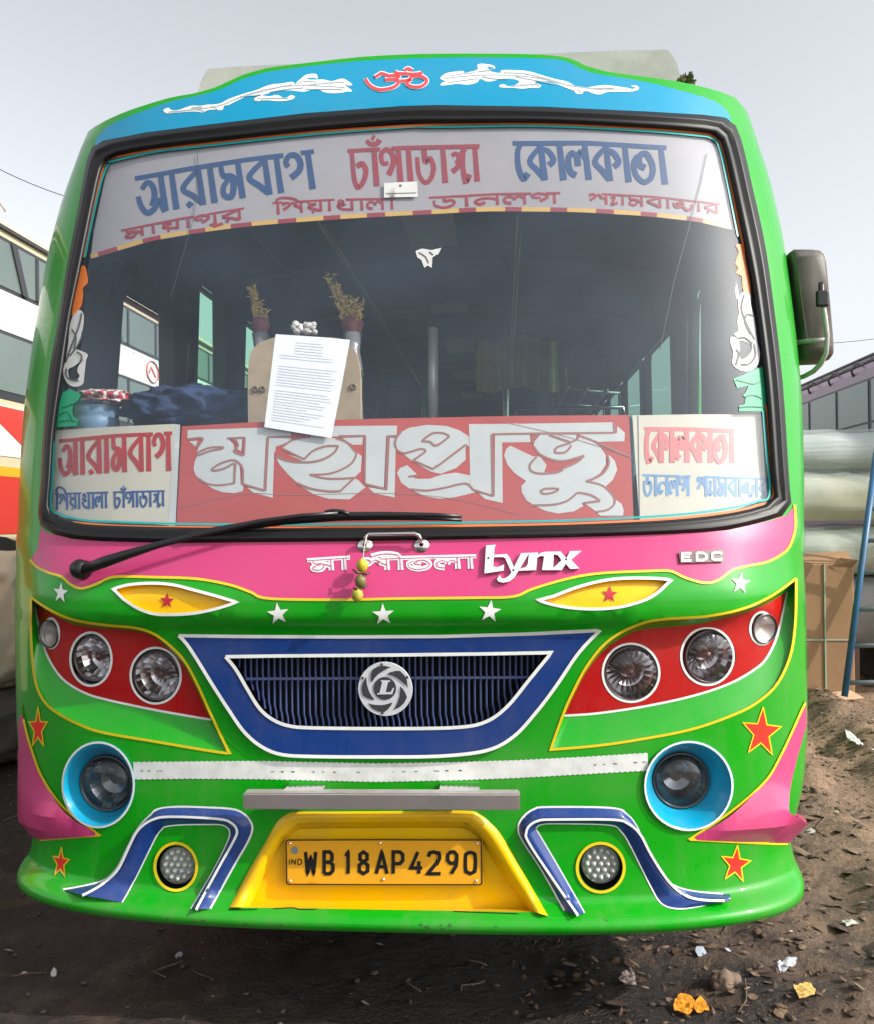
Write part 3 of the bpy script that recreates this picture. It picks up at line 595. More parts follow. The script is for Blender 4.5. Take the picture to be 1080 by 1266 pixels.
bar([(304, 839.5), (400, 839), (560, 838), (655, 837.5)], .1, -.034, -.026)
P = dens([(304, 839.5), (656, 837.5)], 6, False); V, Fc = ribV(P, 3.4, -.025); mb.add(V, Fc)
mb.build('grille_slats', mat('slat_paint', (.09, .125, .27), .45, var=.3, vscale=20), BUS)
# emblem: silver wheel with five blades and an L
a, C = axis_at((476.5, 852), .02, .2); dd = float((C - CAM) @ RM[:, 1]); kx = dd / F
em = MB().lathe([(.0005, -.006), (33.5 * kx, -.006), (34 * kx, -.002), (33.5 * kx, .002), (.0005, .0025)], C, a, 56).build('emblem', SILVER, BUS, ang=.6)
def E_(x, y): return (476.5 + (x - 505) / 10.8, 852 + (y - 505) / 10.8)
bl = [(530,305),(575,280),(640,263),(700,262),(760,320),(795,390),(806,490),(775,450),(730,405),(660,352),(600,325)]
for k in range(5):
    c_, s_ = math.cos(k * 1.2566), math.sin(k * 1.2566)
    decal('emblem_blade', [[E_(505 + (x - 505) * c_ - (y - 505) * s_, 505 + (x - 505) * s_ + (y - 505) * c_) for x, y in bl]], mat('emblem_dark', (.035, .037, .045), .5), .0245, parent=em, step=2)
ec = decal('emblem_centre', [ell(*E_(500, 497), 13.9, 14.2)], MATS['emblem_dark'], .0245, parent=em)
decal('emblem_letter', [[E_(*p) for p in [(450,388),(570,388),(574,404),(543,412),(512,548),(578,544),(608,490),(626,490),(600,575),(395,578),(400,563),(428,558),(464,410),(446,404)]]], SILVER, .0258, parent=em, step=2)
mb = MB()
for p in ((458,178),(800,348),(470,824),(205,358)): mb.lathe([(.004, 0), (.003, .003), (.0005, .0035)], PX([E_(*p)], .023)[0], a, 8)
mb.build('emblem_screw', BLACK, em)
# reflective tape
TP = [(165,942.4),(240,941.6),(320,941),(465,944),(560,942.5),(640,940),(720,936),(800,931),(801,953),(720,957.5),(640,962),(560,965),(465,967),(320,963.5),(232,963),(165,964)]
jag = dens(TP, 3.2); jag = jag + np.stack([np.zeros(len(jag)), (np.arange(len(jag)) % 2) * 1.1 - .55], -1)
tp = decal('reflective_tape', [jag], mat('tape_white', (.62, .64, .62), .45, var=.2, vscale=25), .0016, parent=BUS, step=9)
mb = MB()
for xx in (176, 184, 195, 200, 337, 349, 363, 387, 400, 415, 444, 487, 500, 515, 540, 552, 569, 735, 746, 760, 786, 796):
    yy = np.interp(xx, [165, 465, 640, 800], [953, 955, 951, 942]); V, Fc = ribV(dens([(xx - random.uniform(.8, 3.5), yy), (xx + random.uniform(.5, 3), yy + .3)], 2, False), random.uniform(.8, 1.6), .0024); mb.add(V, Fc)
mb.build('tape_print', STDARK, tp)
# chrome step bar
pa, pb = PX([(303, 988)], .075)[0], PX([(642, 989)], .075)[0]; mb = MB()
dirb = (pb - pa) / np.linalg.norm(pb - pa); hh = .022
def obox(mb, a, b, hz, hy, mi=0):
    a, b = np.array(a), np.array(b); d = (b - a) / np.linalg.norm(b - a); u = np.array([0, 0, 1.0]); fw = np.cross(u, d); fw /= np.linalg.norm(fw)
    V = [p + u * sz_ * hz + fw * sy_ * hy for p in (a, b) for sz_, sy_ in ((-1, -1), (1, -1), (1, 1), (-1, 1))]
    mb.add(V, [(0, 1, 2, 3), (7, 6, 5, 4), (0, 4, 5, 1), (1, 5, 6, 2), (2, 6, 7, 3), (3, 7, 4, 0)], mi)
obox(mb, pa, pb, .0225, .022)
sb = mb.build('step_bar', mat('brushed_bar', (.80, .76, .74), .34, metal=1.0, col2=(.62, .52, .50), vscale=5, bump=.12, bscale=6, rvar=.1), BUS, False)  # pinkish second tone paints reflections into the chrome colour
bm = bmesh.new(); bm.from_mesh(sb.data); bmesh.ops.bevel(bm, geom=list(bm.edges), offset=.004, segments=2, affect='EDGES'); bm.to_mesh(sb.data); bm.free()
for x0, x1 in ((354, 402), (543, 592)):
    mb = MB(); p0, p1 = PX([(x0, 977)], .035)[0], PX([(x1, 977)], .035)[0]; obox(mb, p0, p1, .009, .036); mb.build('bar_bracket', CHROME, sb, False)
# round lamp cups
for CU, lc, lr, lo in ((CUPL, (132.5, 968), (27.5, 34.5), -.075), (CUPR, (840.5, 964.5), (34, 34.5), -.075)):
    c0 = np.mean(CU, 0); a, C = axis_at(tuple(lc), lo, .75); dd = float((C - CAM) @ RM[:, 1]); R = lr[1] * dd / F * .95
    cup = None; CUa = np.asarray(CU); q = Vector(a).to_track_quat('Z', 'Y'); V1 = PX(CUa, .0); nn = len(CUa)
    # deep ring: match each rim point to a point of the circular lamp seat
    ex = np.array(q @ Vector((1, 0, 0))); ey = np.array(q @ Vector((0, 1, 0))); V2 = []
    for p in V1:
        d = p - C; u, v_ = d @ ex, d @ ey; l = math.hypot(u, v_); V2.append(C + (ex * u + ey * v_) / l * R * 1.06)
    V2 = np.array(V2); Vr = PX(shrink(CUa, 1.035), .008); Vr0 = PX(shrink(CUa, 1.06), .0)
    Vm = V1 * .45 + V2 * .55 + np.array(a) * .006
    cup = mobj('lamp_cup', list(Vr0) + list(Vr) + list(PX(shrink(CUa, .985), .004)) + list(Vm) + list(V2), [(r * nn + i, r * nn + (i + 1) % nn, (r + 1) * nn + (i + 1) % nn, (r + 1) * nn + i) for r in range(4) for i in range(nn)], CYAN, BUS)
    ribbons('cup_line', [shrink(CUa, 1.03)], 2.4, WHITE, .0105, cup, closed=True, smooth=False)
    h = MB().lathe([(R * 1.08, -.01), (R * 1.06, .008), (R * 1.0, .012), (R * .97, .0)], C, a, 40).build('lamp_bezel', GLR, cup)
    MB().lathe([(R * .99, .0), (R * .85, -.02), (R * .55, -.045), (R * .25, -.055), (.0005, -.055)], C, a, 30).build('reflector', mat('lamp_reflector_dark', (.20, .20, .21), .12, metal=1.0), h, False)
    mbb = MB()
    mbb.lathe([(R * .22, -.05), (R * .22, -.02), (R * .17, -.015), (.0005, -.016)], np.array(C) + ex * 0 + np.array([0, 0, R * .35]), a, 20)
    mbb.build('bulb_shield', mat('lamp_dark', (.05, .05, .055), .2, metal=.7), h)
    MB().lathe([(R, .004), (R * .9, .014), (R * .6, .022), (R * .3, .026), (.0005, .027)], C, a, 40).build('lens', CLEAR, h)
# fog lamps
for FG, lc, lr in ((FOGL, (221, 1069), (19.5, 23.5)), (FOGR, (741.5, 1067.5), (25, 24))):
    FGa = np.asarray(FG); a, C = axis_at(lc, -.022, .6); dd = float((C - CAM) @ RM[:, 1]); R = lr[1] * dd / F
    cup = loft('fog_lamp', [(FGa, .002), (shrink(FGa, .97), -.05)], GREEN, BUS, closed=True)
    ribbons('lamp_ring', [shrink(FGa, 1.08)], 3.6, LINEY, .0045, cup, closed=True, smooth=False)
    decal('cup_back', [shrink(FGa, 1.0)], DARK, -.052, parent=cup)
    h = MB().lathe([(R * 1.0, -.02), (R * 1.0, .006), (R * .94, .008), (R * .92, .0)], C, a, 36).build('lamp_bezel', GLR, cup)
    MB().lathe([(R * .95, .001), (R * .5, .002), (.0005, .002)], C, a, 24).build('led_plate', mat('led_plate', (.27, .28, .26), .4, coat=.3), h)
    q = Vector(a).to_track_quat('Z', 'Y'); mbb = MB()
    for rr, k in ((0, 1), (.36, 6), (.7, 12)):
        for j in range(k):
            t = 2 * math.pi * j / k; mbb.lathe([(R * .15, .0), (R * .13, .006), (R * .07, .011), (.0005, .012)], Vector(C) + q @ Vector((R * rr * math.cos(t), R * rr * math.sin(t), .001)), a, 10)
    mbb.build('led', mat('led_lens', (.40, .41, .38), .3, coat=.3), h)
# blue bracket mouldings round the fog lamps
ML = ([(78,1100),(123,1091),(142,1077),(153,1058),(167,1030),(184,1010),(204,998.5),(267,999),(296,1003),(311,1018),(309,1036),(290,1070),(260,1124)],
      [(102,1107),(123,1096),(143,1079),(154,1060),(169,1029),(188,1014),(212,1010),(267,1012.5),(285,1017),(293,1027),(289,1040),(270,1074),(243,1124)],
      [(151,1116),(157,1106),(164,1093),(171,1080),(188,1045),(198,1028),(212,1021),(262,1019.5),(277,1021),(284,1028),(281,1042),(263,1078),(236,1124)])
MR = ([(697,1126),(669,1076),(645.5,1040),(640,1024),(645.5,1011),(658.5,1001),(677,998),(754,999),(773,1006),(786,1021.5),(801,1055),(819,1084),(837,1097),(863,1103),(902,1106)],
      [(714,1132),(682,1086),(653,1042),(650,1029),(655,1020),(666,1014.5),(682,1013.5),(754,1013.5),(775,1018),(791,1032),(806,1060),(827,1091),(848,1108),(871,1113),(902,1114)],
      [(722,1129),(692,1076),(665,1030),(662,1025),(665,1021),(670,1019.5),(684,1018.5),(750,1020),(766,1027),(778,1045),(796,1081),(808,1104),(818,1118),(840,1124),(880,1118)])
for o_, r_, i_ in (ML, MR):
    o_, r_, i_ = [resamp(cat(c, 6), 90) if 0 else cat(c, 7) for c in (o_, r_, i_)]
    mo = loft('blue_moulding', [(o_, .0), (o_ * .5 + r_ * .5, .012), (r_, .022), (r_ * .5 + i_ * .5, .012), (i_, .0)], BLUE, BUS)
    ribbons('moulding_line', [r_[::4]], 3.0, WHITE, .0228, mo); ribbons('moulding_line', [o_[::4]], 2.4, WHITE, .002, mo); ribbons('moulding_line', [i_[::4]], 1.7, WHITE, .002, mo)
# yellow number plate recess
Pm, Po, Pi = [cat(c, 5) for c in (PLm, PLo, PLi)]
YF = .066
fl3 = [atY(x, y, YF) for x, y in list(dens(Pi, 8, False)) + [(480, 1124)]]
pr = mobj('plate_recess', fl3, [tuple(range(len(fl3)))], YEL, BUS, False)
rimc = [PX(Po, .0), PX(Po * .7 + Pm * .3, .014), PX(Po * .3 + Pm * .7, .014), PX(Pm, .002), np.array([atY(x, y, YF) for x, y in Pi])]; n = len(Po)
mobj('recess_frame', np.concatenate(rimc), [(c * n + i, c * n + i + 1, (c + 1) * n + i + 1, (c + 1) * n + i) for c in range(4) for i in range(n - 1)], YEL, pr)
bp = np.array(dens([Pm[0], Pm[-1]], 6, False)); bi = resamp([Pi[0], (480, 1124), Pi[-1]], len(bp)); n = len(bp)
mobj('recess_floor', list(PX(bp, 0)) + [atY(x, y, YF) for x, y in bi], [(i, i + 1, n + i + 1, n + i) for i in range(n - 1)], YEL, pr)
PLQ = [(352,1040),(354,1038.5),(474,1038),(594,1038.5),(596,1040),(597,1092.5),(595,1094.5),(474,1094.5),(355,1094),(353,1092.5)]
npl = decal('number_plate', [PLQ], mat('plate_amber', (.72, .34, .01), .4, var=.1), -.014, parent=BUS, step=20)
loft('plate_edge', [(np.array(PLQ), -.014), (np.array(PLQ), -.03)], BLACK, npl, closed=True)
ribbons('plate_border', [shrink(np.array(PLQ), .985)], 1.5, BLACK, -.0125, npl, closed=True, smooth=False)
xs = [(378,390.5),(401,412.5),(426,434.5),(444,455.5),(465.5,479),(486.5,499),(508,522.5),(529,544),(552,565),(574,587.5)]
latin('plate_characters', [(c, a_, 1053.5, b_, 1080.5) for c, (a_, b_) in zip('WB18AP4290', xs)], 4.4, BLACK, -.0125, npl)
latin('plate_characters', [('I', 357, 1062.5, 359, 1069), ('N', 361, 1062.5, 365.5, 1069), ('D', 368.5, 1062.5, 373.5, 1069)], 1.2, BLACK, -.0125, npl)
decal('hologram', [ell(364.5, 1051.5, 4.5, 4.8, 16)], mat('hologram_foil', (.35, .42, .42), .25, metal=.6), -.0127, parent=npl)
mb = MB()
for p in ((359,1043),(470,1042.5),(589,1043),(359,1089.5),(474,1087.5),(588,1089.5)): mb.lathe([(.005, 0), (.004, .003), (.0005, .004)], PX([p], -.014)[0], (0, -1, 0), 10)
mb.build('plate_rivet', CHROME, npl)
# pink flame with a lip at each lower corner
FLR = cat([(996,868),(990,880),(978,907),(966,932),(952,958),(936,976),(918,992),(900,1006),(884,1017),(852,1038)], 3).tolist() + [(880,1039),(918,1041),(950,1042.5),(984,1043)] + [(990,1030),(988,1018),(975,1008),(961,998),(972,972),(982,945),(990,920),(997,896)]
FLL = cat([(25,868),(28,885),(34,911),(41,933),(48,953),(57,970),(67,985),(79,999),(93,1011),(123.5,1033)], 3).tolist() + [(100,1034),(75,1036),(48,1038)] + [(38,1020),(30,1005),(27,980),(24,940),(22,900)]
YLR = np.array([(868,996),(907,978),(932,966),(958,952),(976,936),(992,918),(1006,900),(1017,884),(1038,852)], float); YLL = np.array([(868,25),(911,34),(933,41),(953,48),(970,57),(985,67),(999,79),(1011,93),(1033,123)], float)
def flame_off(side):
    def fn(v):
        p = proj(SURF(v[:, 0], v[:, 1])); y = p[:, 1]; x = p[:, 0]; T_ = YLR if side > 0 else YLL
        t = np.clip((x - np.interp(y, T_[:, 0], T_[:, 1])) * side / (60 if side > 0 else 34), 0, 1) ** .8; sm = np.clip((y - 975) / 40, 0, 1); t = t * (1 - sm) + sm * np.clip(((x - 854) / 95) if side > 0 else ((122 - x) / 62), 0, 1)
        yr = np.interp(x, [852, 900, 940, 975, 995], [1038, 1021, 1010, 1004, 1004]) if side > 0 else np.interp(x, [20, 34, 60, 90, 123], [1006, 1008, 1014, 1024, 1033])
        up = np.clip((y - 900) / (yr - 900), 0, 1) ** 2.2; dn = np.clip((1042 - y) / np.maximum(1042 - yr, 2), 0, 1); return (.05 if side > 0 else .036) * t * np.where(y < yr, up, dn) * np.clip((L + .04 - np.abs(v[:, 0])) / .24, 0, 1)
    return fn
for P, sgn in ((FLR, 1), (FLL, -1)):
    fl = decal('flame_panel', [P], PINK, .0018, parent=BUS, fn=flame_off(sgn), step=3)
    bm = bmesh.new(); bm.from_mesh(fl.data)
    for e_ in bm.edges:
        if len(e_.link_faces) == 2 and e_.calc_face_angle(0) > .35: e_.smooth = False
    bm.to_mesh(fl.data); bm.free()
    ribbons('flame_line', [P[:31] if sgn > 0 else P[:31]], 3.0, LINEY, .0036, fl, smooth=False)
ribbons('flame_line', [[(852,1038.5),(880,1040),(918,1042),(950,1043.5),(982,1044)]], 2.4, LINEY, .0032, BUS); ribbons('flame_line', [[(123,1033.5),(100,1035),(75,1037),(50,1039)]], 2.2, LINEY, .0032, BUS)
# ornaments on the top panel
OL = zm([(30,265),(40,255),(60,250),(75,262),(110,262),(150,248),(185,238),(225,240),(260,234),(330,228),(375,205),(430,185),(470,172),(520,158),(600,128),(660,120),(720,112),(735,125),(745,112),(765,95),(790,75),(825,68),(850,72),(855,95),(840,90),(808,90),(800,98),(850,100),(880,98),(930,107),(970,97),(1000,97),(1040,125),(1025,131),(1000,128),(1040,160),(1010,163),(980,170),(930,172),(890,166),(860,152),(830,152),(780,164),(720,158),(650,160),(560,182),(600,188),(640,182),(670,196),(695,194),(710,183),(735,190),(720,205),(690,212),(640,215),(580,210),(530,215),(515,205),(525,195),(545,185),(540,178),(470,192),(420,215),(380,235),(355,240),(345,262),(300,260),(270,262),(240,275),(200,270),(100,276),(50,280)], 195, 75, 4.32)
OR = zm([(35,110),(55,90),(80,80),(150,72),(160,82),(215,70),(230,58),(225,42),(245,35),(280,38),(310,45),(318,60),(300,52),(275,50),(300,75),(345,82),(350,68),(420,68),(490,74),(560,95),(620,112),(690,128),(730,150),(780,158),(830,150),(880,145),(920,148),(1000,160),(1025,165),(1035,155),(1015,150),(1035,146),(1055,155),(1050,170),(1010,178),(900,180),(860,192),(830,190),(790,176),(770,178),(765,190),(735,188),(720,172),(690,162),(610,130),(560,124),(520,128),(540,140),(555,148),(535,160),(500,158),(460,163),(400,158),(345,156),(340,146),(360,140),(385,150),(420,145),(440,122),(370,110),(300,125),(270,124),(240,112),(225,130),(180,142),(120,138),(90,142),(38,146),(45,132),(62,125)], 535, 70, 4.154)
for P, veins in ((OL, [[(60,272),(200,258),(340,235),(480,178),(640,140),(780,130),(1000,140)], [(560,200),(640,198),(700,200)], [(420,200),(520,170),(620,145),(720,125)], [(440,190),(500,185),(560,180)], [(745,120),(790,108),(850,112)], [(800,128),(900,118),(1000,112)], [(790,150),(880,150),(990,150)], [(600,165),(690,150),(780,142)], [(290,240),(320,258)], [(210,258),(250,268)], [(180,250),(240,244)], [(530,212),(545,195),(565,208)]]), (OR, [[(60,110),(200,95),(360,92),(520,105),(700,145),(850,165),(1000,168)], [(400,150),(480,142),(530,140)], [(360,80),(460,84),(560,105),(650,130)], [(230,75),(280,68),(310,60)], [(90,95),(160,85),(215,80)], [(80,130),(150,120),(230,110)], [(250,100),(320,112),(380,112)], [(420,100),(520,118),(620,140)], [(740,165),(765,185)], [(820,160),(870,158),(930,160)], [(510,150),(525,135),(545,150)]])):
    orn = decal('scroll_ornament', [cat(P, 4, True)], WHITE, .0018, parent=BUS, step=2.5)
    ox, oy, k = (195, 75, 4.32) if P is OL else (535, 70, 4.154)
    ribbons('ornament_vein', [zm(v_, ox, oy, k) for v_ in veins], 1.0, mat('vein_grey', (.3, .36, .4), .6), .0028, orn)
OMS = [zm(s, 440, 75, 10.8) for s in ([(130,235),(160,290),(220,345),(310,378),(400,375),(500,350),(560,310),(570,265),(520,245),(390,250)], [(255,215),(300,190),(350,165),(450,195),(560,185),(575,210),(520,245)], [(600,265),(700,255),(760,205),(860,200),(935,235),(945,280),(880,335),(780,345),(700,320),(690,280),(745,245)], [(525,140),(570,165),(650,165),(760,175),(860,165),(885,150)], [(650,130),(700,100),(760,130)])]
ob = ribbons('om_symbol', OMS, 5.8, mat('om_edge', (.62, .66, .70), .45), .003, BUS); ribbons('om_stroke', OMS, 3.6, mat('om_red', (.62, .05, .06), .45), .0045, ob)
# pink band: raised letters, small badge, script
def LZ(P): return zm(P, 590, 660, 7.714)
LYp = [LZ([(78,110),(172,103),(160,130),(146,310),(190,318),(230,300),(250,292),(246,352),(62,378)]),
       LZ([(150,200),(275,192),(302,222),(345,318),(412,183),(492,181),(400,332),(345,420),(300,455),(240,467),(195,455),(182,430),(205,395),(215,398),(222,425),(250,428),(290,405),(320,370),(313,350),(260,232),(240,222),(150,224)]),
       LZ([(488,181),(574,178),(568,200),(600,182),(640,171),(700,169),(790,168),(812,195),(846,232),(880,165),(990,162),(890,248),(968,330),(882,336),(838,286),(800,346),(612,346),(632,216),(602,210),(566,228),(556,346),(386,353),(412,328),(452,320),(476,290)])]
LYn = [LZ([(724,196),(752,200),(768,208),(798,252),(718,326)])]
ly = decal('raised_lettering', LYp, SILVER, .014, neg=LYn, parent=BUS, step=2)
for P in LYp: loft('letter_side', [(np.array(P), .014), (np.array(P), .004)], SILVER, ly, closed=True)
mb = MB()
for p in ((102, 230), (341, 345), (843, 243)): mb.lathe([(.003, 0), (.0025, .002), (.0005, .0025)], PX(LZ([p]), .014)[0], (0, -1, 0), 8)
mb.build('letter_pin', BLACK, ly)
bd = decal('name_badge', [[(838.5,681.5),(894.5,679.5),(895,694.5),(840.5,696)]], mat('badge_plate', (.12, .07, .07), .35), .009, parent=BUS, step=6)
latin('badge_letter', [('E', 843, 684, 854, 693), ('D', 861, 683.6, 873, 692.6), ('C', 880, 683.2, 892, 692.2)], 3.0, mat('badge_cream', (.72, .68, .6), .4), .0105, bd)
sc1 = bengali('painted_script', ['ম', 'া'], [(381,692),(433,688.5)], (14, 16), 6.2, WHITE, .0028, BUS); bengali('script_line', ['ম', 'া'], [(381,692.3),(433,688.8)], (14, 16), 1.1, PINK, .0044, sc1)
sc2 = bengali('painted_script', ['শ', 'ী', 'ত', 'ল', 'া'], [(446,690.5),(520,688.5),(588,687)], (15, 16), 6.2, WHITE, .0028, BUS); bengali('script_line', ['শ', 'ী', 'ত', 'ল', 'া'], [(446,690.8),(520,688.8),(588,687.3)], (15, 16), 1.1, PINK, .0044, sc2)
# handle
mb = MB(); hp = [((451.5,673.5), .004), ((451.8,671), .02), ((452,664.5), .034), ((456,660.5), .036), ((485,660), .036), ((513,659.5), .036), ((518,662), .036), ((521,668), .026), ((521.5,673.5), .004)]
mb.tube([PX([p], o_)[0] for p, o_ in hp], .0052, 10)
hd = mb.build('grab_handle', CHROME, BUS)
for p in ((451.5, 674), (521.5, 674)): MB().lathe([(.022, .002), (.018, .006), (.006, .008)], PX([p], .003)[0], axis_at(p)[0], 16).build('handle_foot', CHROME, hd)
# wiper
mb = MB(); P = [PX([p], o_)[0] for p, o_ in (((103,704.5), .035), ((130,694.5), .05), ((159,685), .055), ((195,674), .058), ((250,660), .055), ((320,645), .05), ((372,637.5), .042), ((418,634.5), .038))]
mb.tube(P, [.016, .017, .014, .010, .008, .007, .006, .006], 8, flat=.6)
a, C = axis_at((104, 705), .004); mb.lathe([(.03, 0), (.028, .03), (.018, .045), (.0005, .046)], C, a, 20)
wpr = mb.build('wiper', BLACK, BUS)
mb = MB(); up = [(232,661), (262,655), (300,649.5), (350,642.5), (418,637.5), (480,636.5), (540,637), (570,638.5)]
mb.tube([PX([p], .028)[0] for p in up], [.005, .007, .009, .011, .011, .009, .007, .004], 8, flat=.6); mb.tube([PX([(x, y + 4.5)], .012)[0] for x, y in up], .005, 6)
mb.tube([PX([p], .036)[0] for p in ((402,633.5), (412,631.5), (424,632.5), (432,636))], .006, 6)
mb.build('wiper_blade', BLACK, wpr)
# side mirror
D = 3.05 - 2.5
def mz(px, py, dy=0.0): return atY(px, py, .62 + dy)
MP = [(979,312),(984,308.5),(1004,308.5),(1013,309.5),(1018,314),(1021,325),(1026,375),(1030,422),(1030,436),(1026,440.5),(998,441.5),(993,437),(990,405),(984,360)]
mb = MB(); fr = [mz(*p) for p in MP]; c = np.mean(fr, 0); md = [c + (p - c) * 1.04 + [0, .02, 0] for p in fr]; bk = [p + np.array([0, .1, 0]) for p in md]; f0 = [c + (p - c) * .86 + [0, -.014, 0] for p in fr]
n = len(MP); mb.add(list(f0) + list(fr) + list(md) + list(bk), [tuple(range(n))[::-1]] + [(r * n + i, r * n + (i + 1) % n, (r + 1) * n + (i + 1) % n, (r + 1) * n + i) for r in range(3) for i in range(n)] + [tuple(range(3 * n, 4 * n))])
mir = mb.build('side_mirror', mat('mirror_shell', (.115, .10, .085), .48, var=.45, vscale=7, rvar=.1), BUS, ang=.9)
MB().add([c + (p - c) * .93 + [0, .102, 0] for p in md], [tuple(range(n))]).build('mirror_glass', CHROME, mir, False)
mb = MB(); mb.tube([mz(1014.5, 352, -.05), mz(1016, 372, -.055), mz(1019.5, 392, -.055), mz(1022, 415, -.055), mz(1021, 436, -.05), mz(1014, 450, -.03), mz(1005, 459, .0), mz(994, 465, .05), mz(984, 468, .1)], .0085, 10)
mb.tube([mz(1019, 420, -.055), mz(1005, 421, -.04), mz(992, 422.5, .0), mz(978, 424, .06)], .0085, 10); mb.build('mirror_bracket', mat('bracket_grey', (.42, .42, .40), .4, metal=.2, var=.3, vscale=20), mir)
mb = MB(); q0, q1 = mz(1007, 360, -.055), mz(1025, 378, -.075); mb.box((q0[0], q1[1], q1[2]), (q1[0], q0[1], q0[2]), bev=.006); q0, q1 = mz(1011, 350, -.05), mz(1017, 360, -.07); mb.box((q0[0], q1[1], q1[2]), (q1[0], q0[1], q0[2]))
mb.build('mirror_clamp', BLACK, mir, False)
# roof carrier behind the crown, small side lamps
CP = [(244,118),(247,104),(251,94),(257.5,84.5),(290,82),(380,78),(540,71),(670,66),(764,62),(824,61),(831,68),(837,80),(842,104)]
mb = MB(); f1 = [atY(x, y, .95) for x, y in CP]; f1 = [np.array([f1[0][0], .95, ZG])] + f1 + [np.array([f1[-1][0], .95, ZG])]; b1 = [p + np.array([0, 2.2, -.02]) for p in f1]; n = len(f1)
mb.add(f1 + b1, [(i, i + 1, n + i + 1, n + i) for i in range(n - 1)] + [tuple(range(n))[::-1], tuple(range(n, 2 * n))])
mb.build('roof_carrier', mat('carrier_grey', (.42, .42, .40), .65, var=.3, vscale=4, bump=.05), BUS, ang=.5)
for p in ((79.5, 234), (958, 207)): MB().lathe([(.012, 0), (.012, .03), (.008, .04), (.0005, .042)], PX([p], -.005)[0], (1 if p[0] > 500 else -1, -.2, 0), 12).build('side_lamp', BLACK, BUS)
# ------------------------------------------------------------------ inside the bus
v, f = cdt([np.array([(L - .1, .7), (SB - .1, .7), (SB - .1, ZG - .02), (L - .1, ZG - .02)])], [np.array(p) for (sg, *_), p in zip(WIN, WPOL) if sg > 0]); mobj('side_lining', PT(v[:, 0], v[:, 1], -.05), f, LINER, BUS)
v, f = cdt([np.array([(-SB + .1, .7), (-L + .1, .7), (-L + .1, ZG - .02), (-SB + .1, ZG - .02)])], [np.array(p) for (sg, *_), p in zip(WIN, WPOL) if sg < 0]); mobj('side_lining', PT(v[:, 0], v[:, 1], -.05), f, LINER, BUS)
mb = MB(); mb.box((-1.2, .75, .95), (1.2, YB - .12, 1.0)); mb.build('cabin_floor', mat('floor_mat', (.04, .045, .05), .8), BUS, False)
xs_ = np.linspace(-1.22, 1.22, 17); V = [(x, y, ZG - .06 + .12 * (1 - abs(x / 1.25) ** 3)) for y in (.72, YB - .1) for x in xs_]
mobj('ceiling', V, [(i, i + 1, 18 + i, 17 + i) for i in range(16)], LINER, BUS)
dash = MB(); xs_ = np.linspace(-1.14, 1.14, 25)
fr = [SURF(*HIT([proj([(x, .3, 1.5)])[0]]).T)[0] for x in xs_]
Vd = [np.array([p[0] * .99, p[1] + .06, 1.50]) for p in fr] + [np.array([p[0] * .99, p[1] + .40, 1.53]) for p in fr] + [np.array([p[0] * .99, p[1] + .44, 1.0]) for p in fr]
dash.add(Vd, [(r * 25 + i, r * 25 + i + 1, (r + 1) * 25 + i + 1, (r + 1) * 25 + i) for r in range(2) for i in range(24)]); dash.build('dashboard', mat('dash_grey', (.05, .055, .065), .6), BUS)
mb = MB(); t_ = np.linspace(0, 2 * math.pi, 33); cw = Vector((-.62, 1.12, 1.52)); qw = Vector((0, .62, .78)).to_track_quat('Z', 'Y')
mb.tube([cw + qw @ Vector((.23 * math.cos(a), .23 * math.sin(a), 0)) for a in t_], .015, 8, caps=False)
for a in (0.5, 2.6, 4.7): mb.tube([cw + qw @ Vector((.22 * math.cos(a), .22 * math.sin(a), 0)), cw + Vector((0, 0, -.03))], .011, 6)
mb.tube([cw + Vector((0, 0, -.02)), cw + Vector((0, -.3, -.42))], .03, 8); mb.build('steering_wheel', BLACK, BUS)
def seat(x0, x1, y, z):
    mb = MB(); mb.box((x0, y - .42, z), (x1, y, z + .12), bev=.03); mb.box((x0, y - .06, z + .14), (x1, y + .05, z + .78), bev=.035); mb.box((x0 + .05, y - .3, z - .36), (x1 - .05, y - .05, z), 0)
    s = mb.build('seat', SEAT, BUS); MB().tube([(x0 + .05, y, z + .78), (x0 + .06, y, z + .84), (x1 - .06, y, z + .84), (x1 - .05, y, z + .78)], .012, 6).build('seat_rail', CHROME, s)
seat(-.92, -.36, 1.75, 1.38)
for r in range(6):
    seat(-1.18, -.22, 3.9 + r * .95, 1.38); seat(.38, 1.18, 3.3 + r * .95, 1.38)
RAIL = mat('rail_steel', (.55, .56, .58), .3, metal=.8)
for sx_ in (-1, 1):
    q = MB()
    for dx_ in (.12, .26, .40): q.tube([(sx_ * (1.22 - dx_), 4.0, 2.42 + dx_ * .1), (sx_ * (1.22 - dx_), 9.2, 2.42 + dx_ * .1)], .012, 6)
    for k in range(7): q.tube([(sx_ * 1.2, 4.1 + k * .85, 2.42), (sx_ * .82, 4.1 + k * .85, 2.46), (sx_ * .82, 4.1 + k * .85, ZG)], .012, 6)
    q.build('luggage_rack', RAIL, BUS)
    MB().tube([(sx_ * .42, 1.2, ZG - .12), (sx_ * .42, 9.2, ZG - .12)], .014, 8).build('grab_rail', RAIL, BUS)
for k in range(5): q = MB(); q.box((-.12, 1.6 + k * 1.5, ZG + .02), (.12, 2.1 + k * 1.5, ZG + .05), bev=.008); q.build('ceiling_panel', mat('panel_white', (.6, .6, .58), .5), BUS, False)
for k in range(7):
    xs2 = np.linspace(-1.2, 1.2, 13); q = MB(); q.tube([(x, 1.3 + k * 1.15, ZG - .075 + .12 * (1 - abs(x / 1.25) ** 3)) for x in xs2], .016, 6); q.build('ceiling_rib', mat('rib_grey', (.3, .32, .34), .5), BUS)
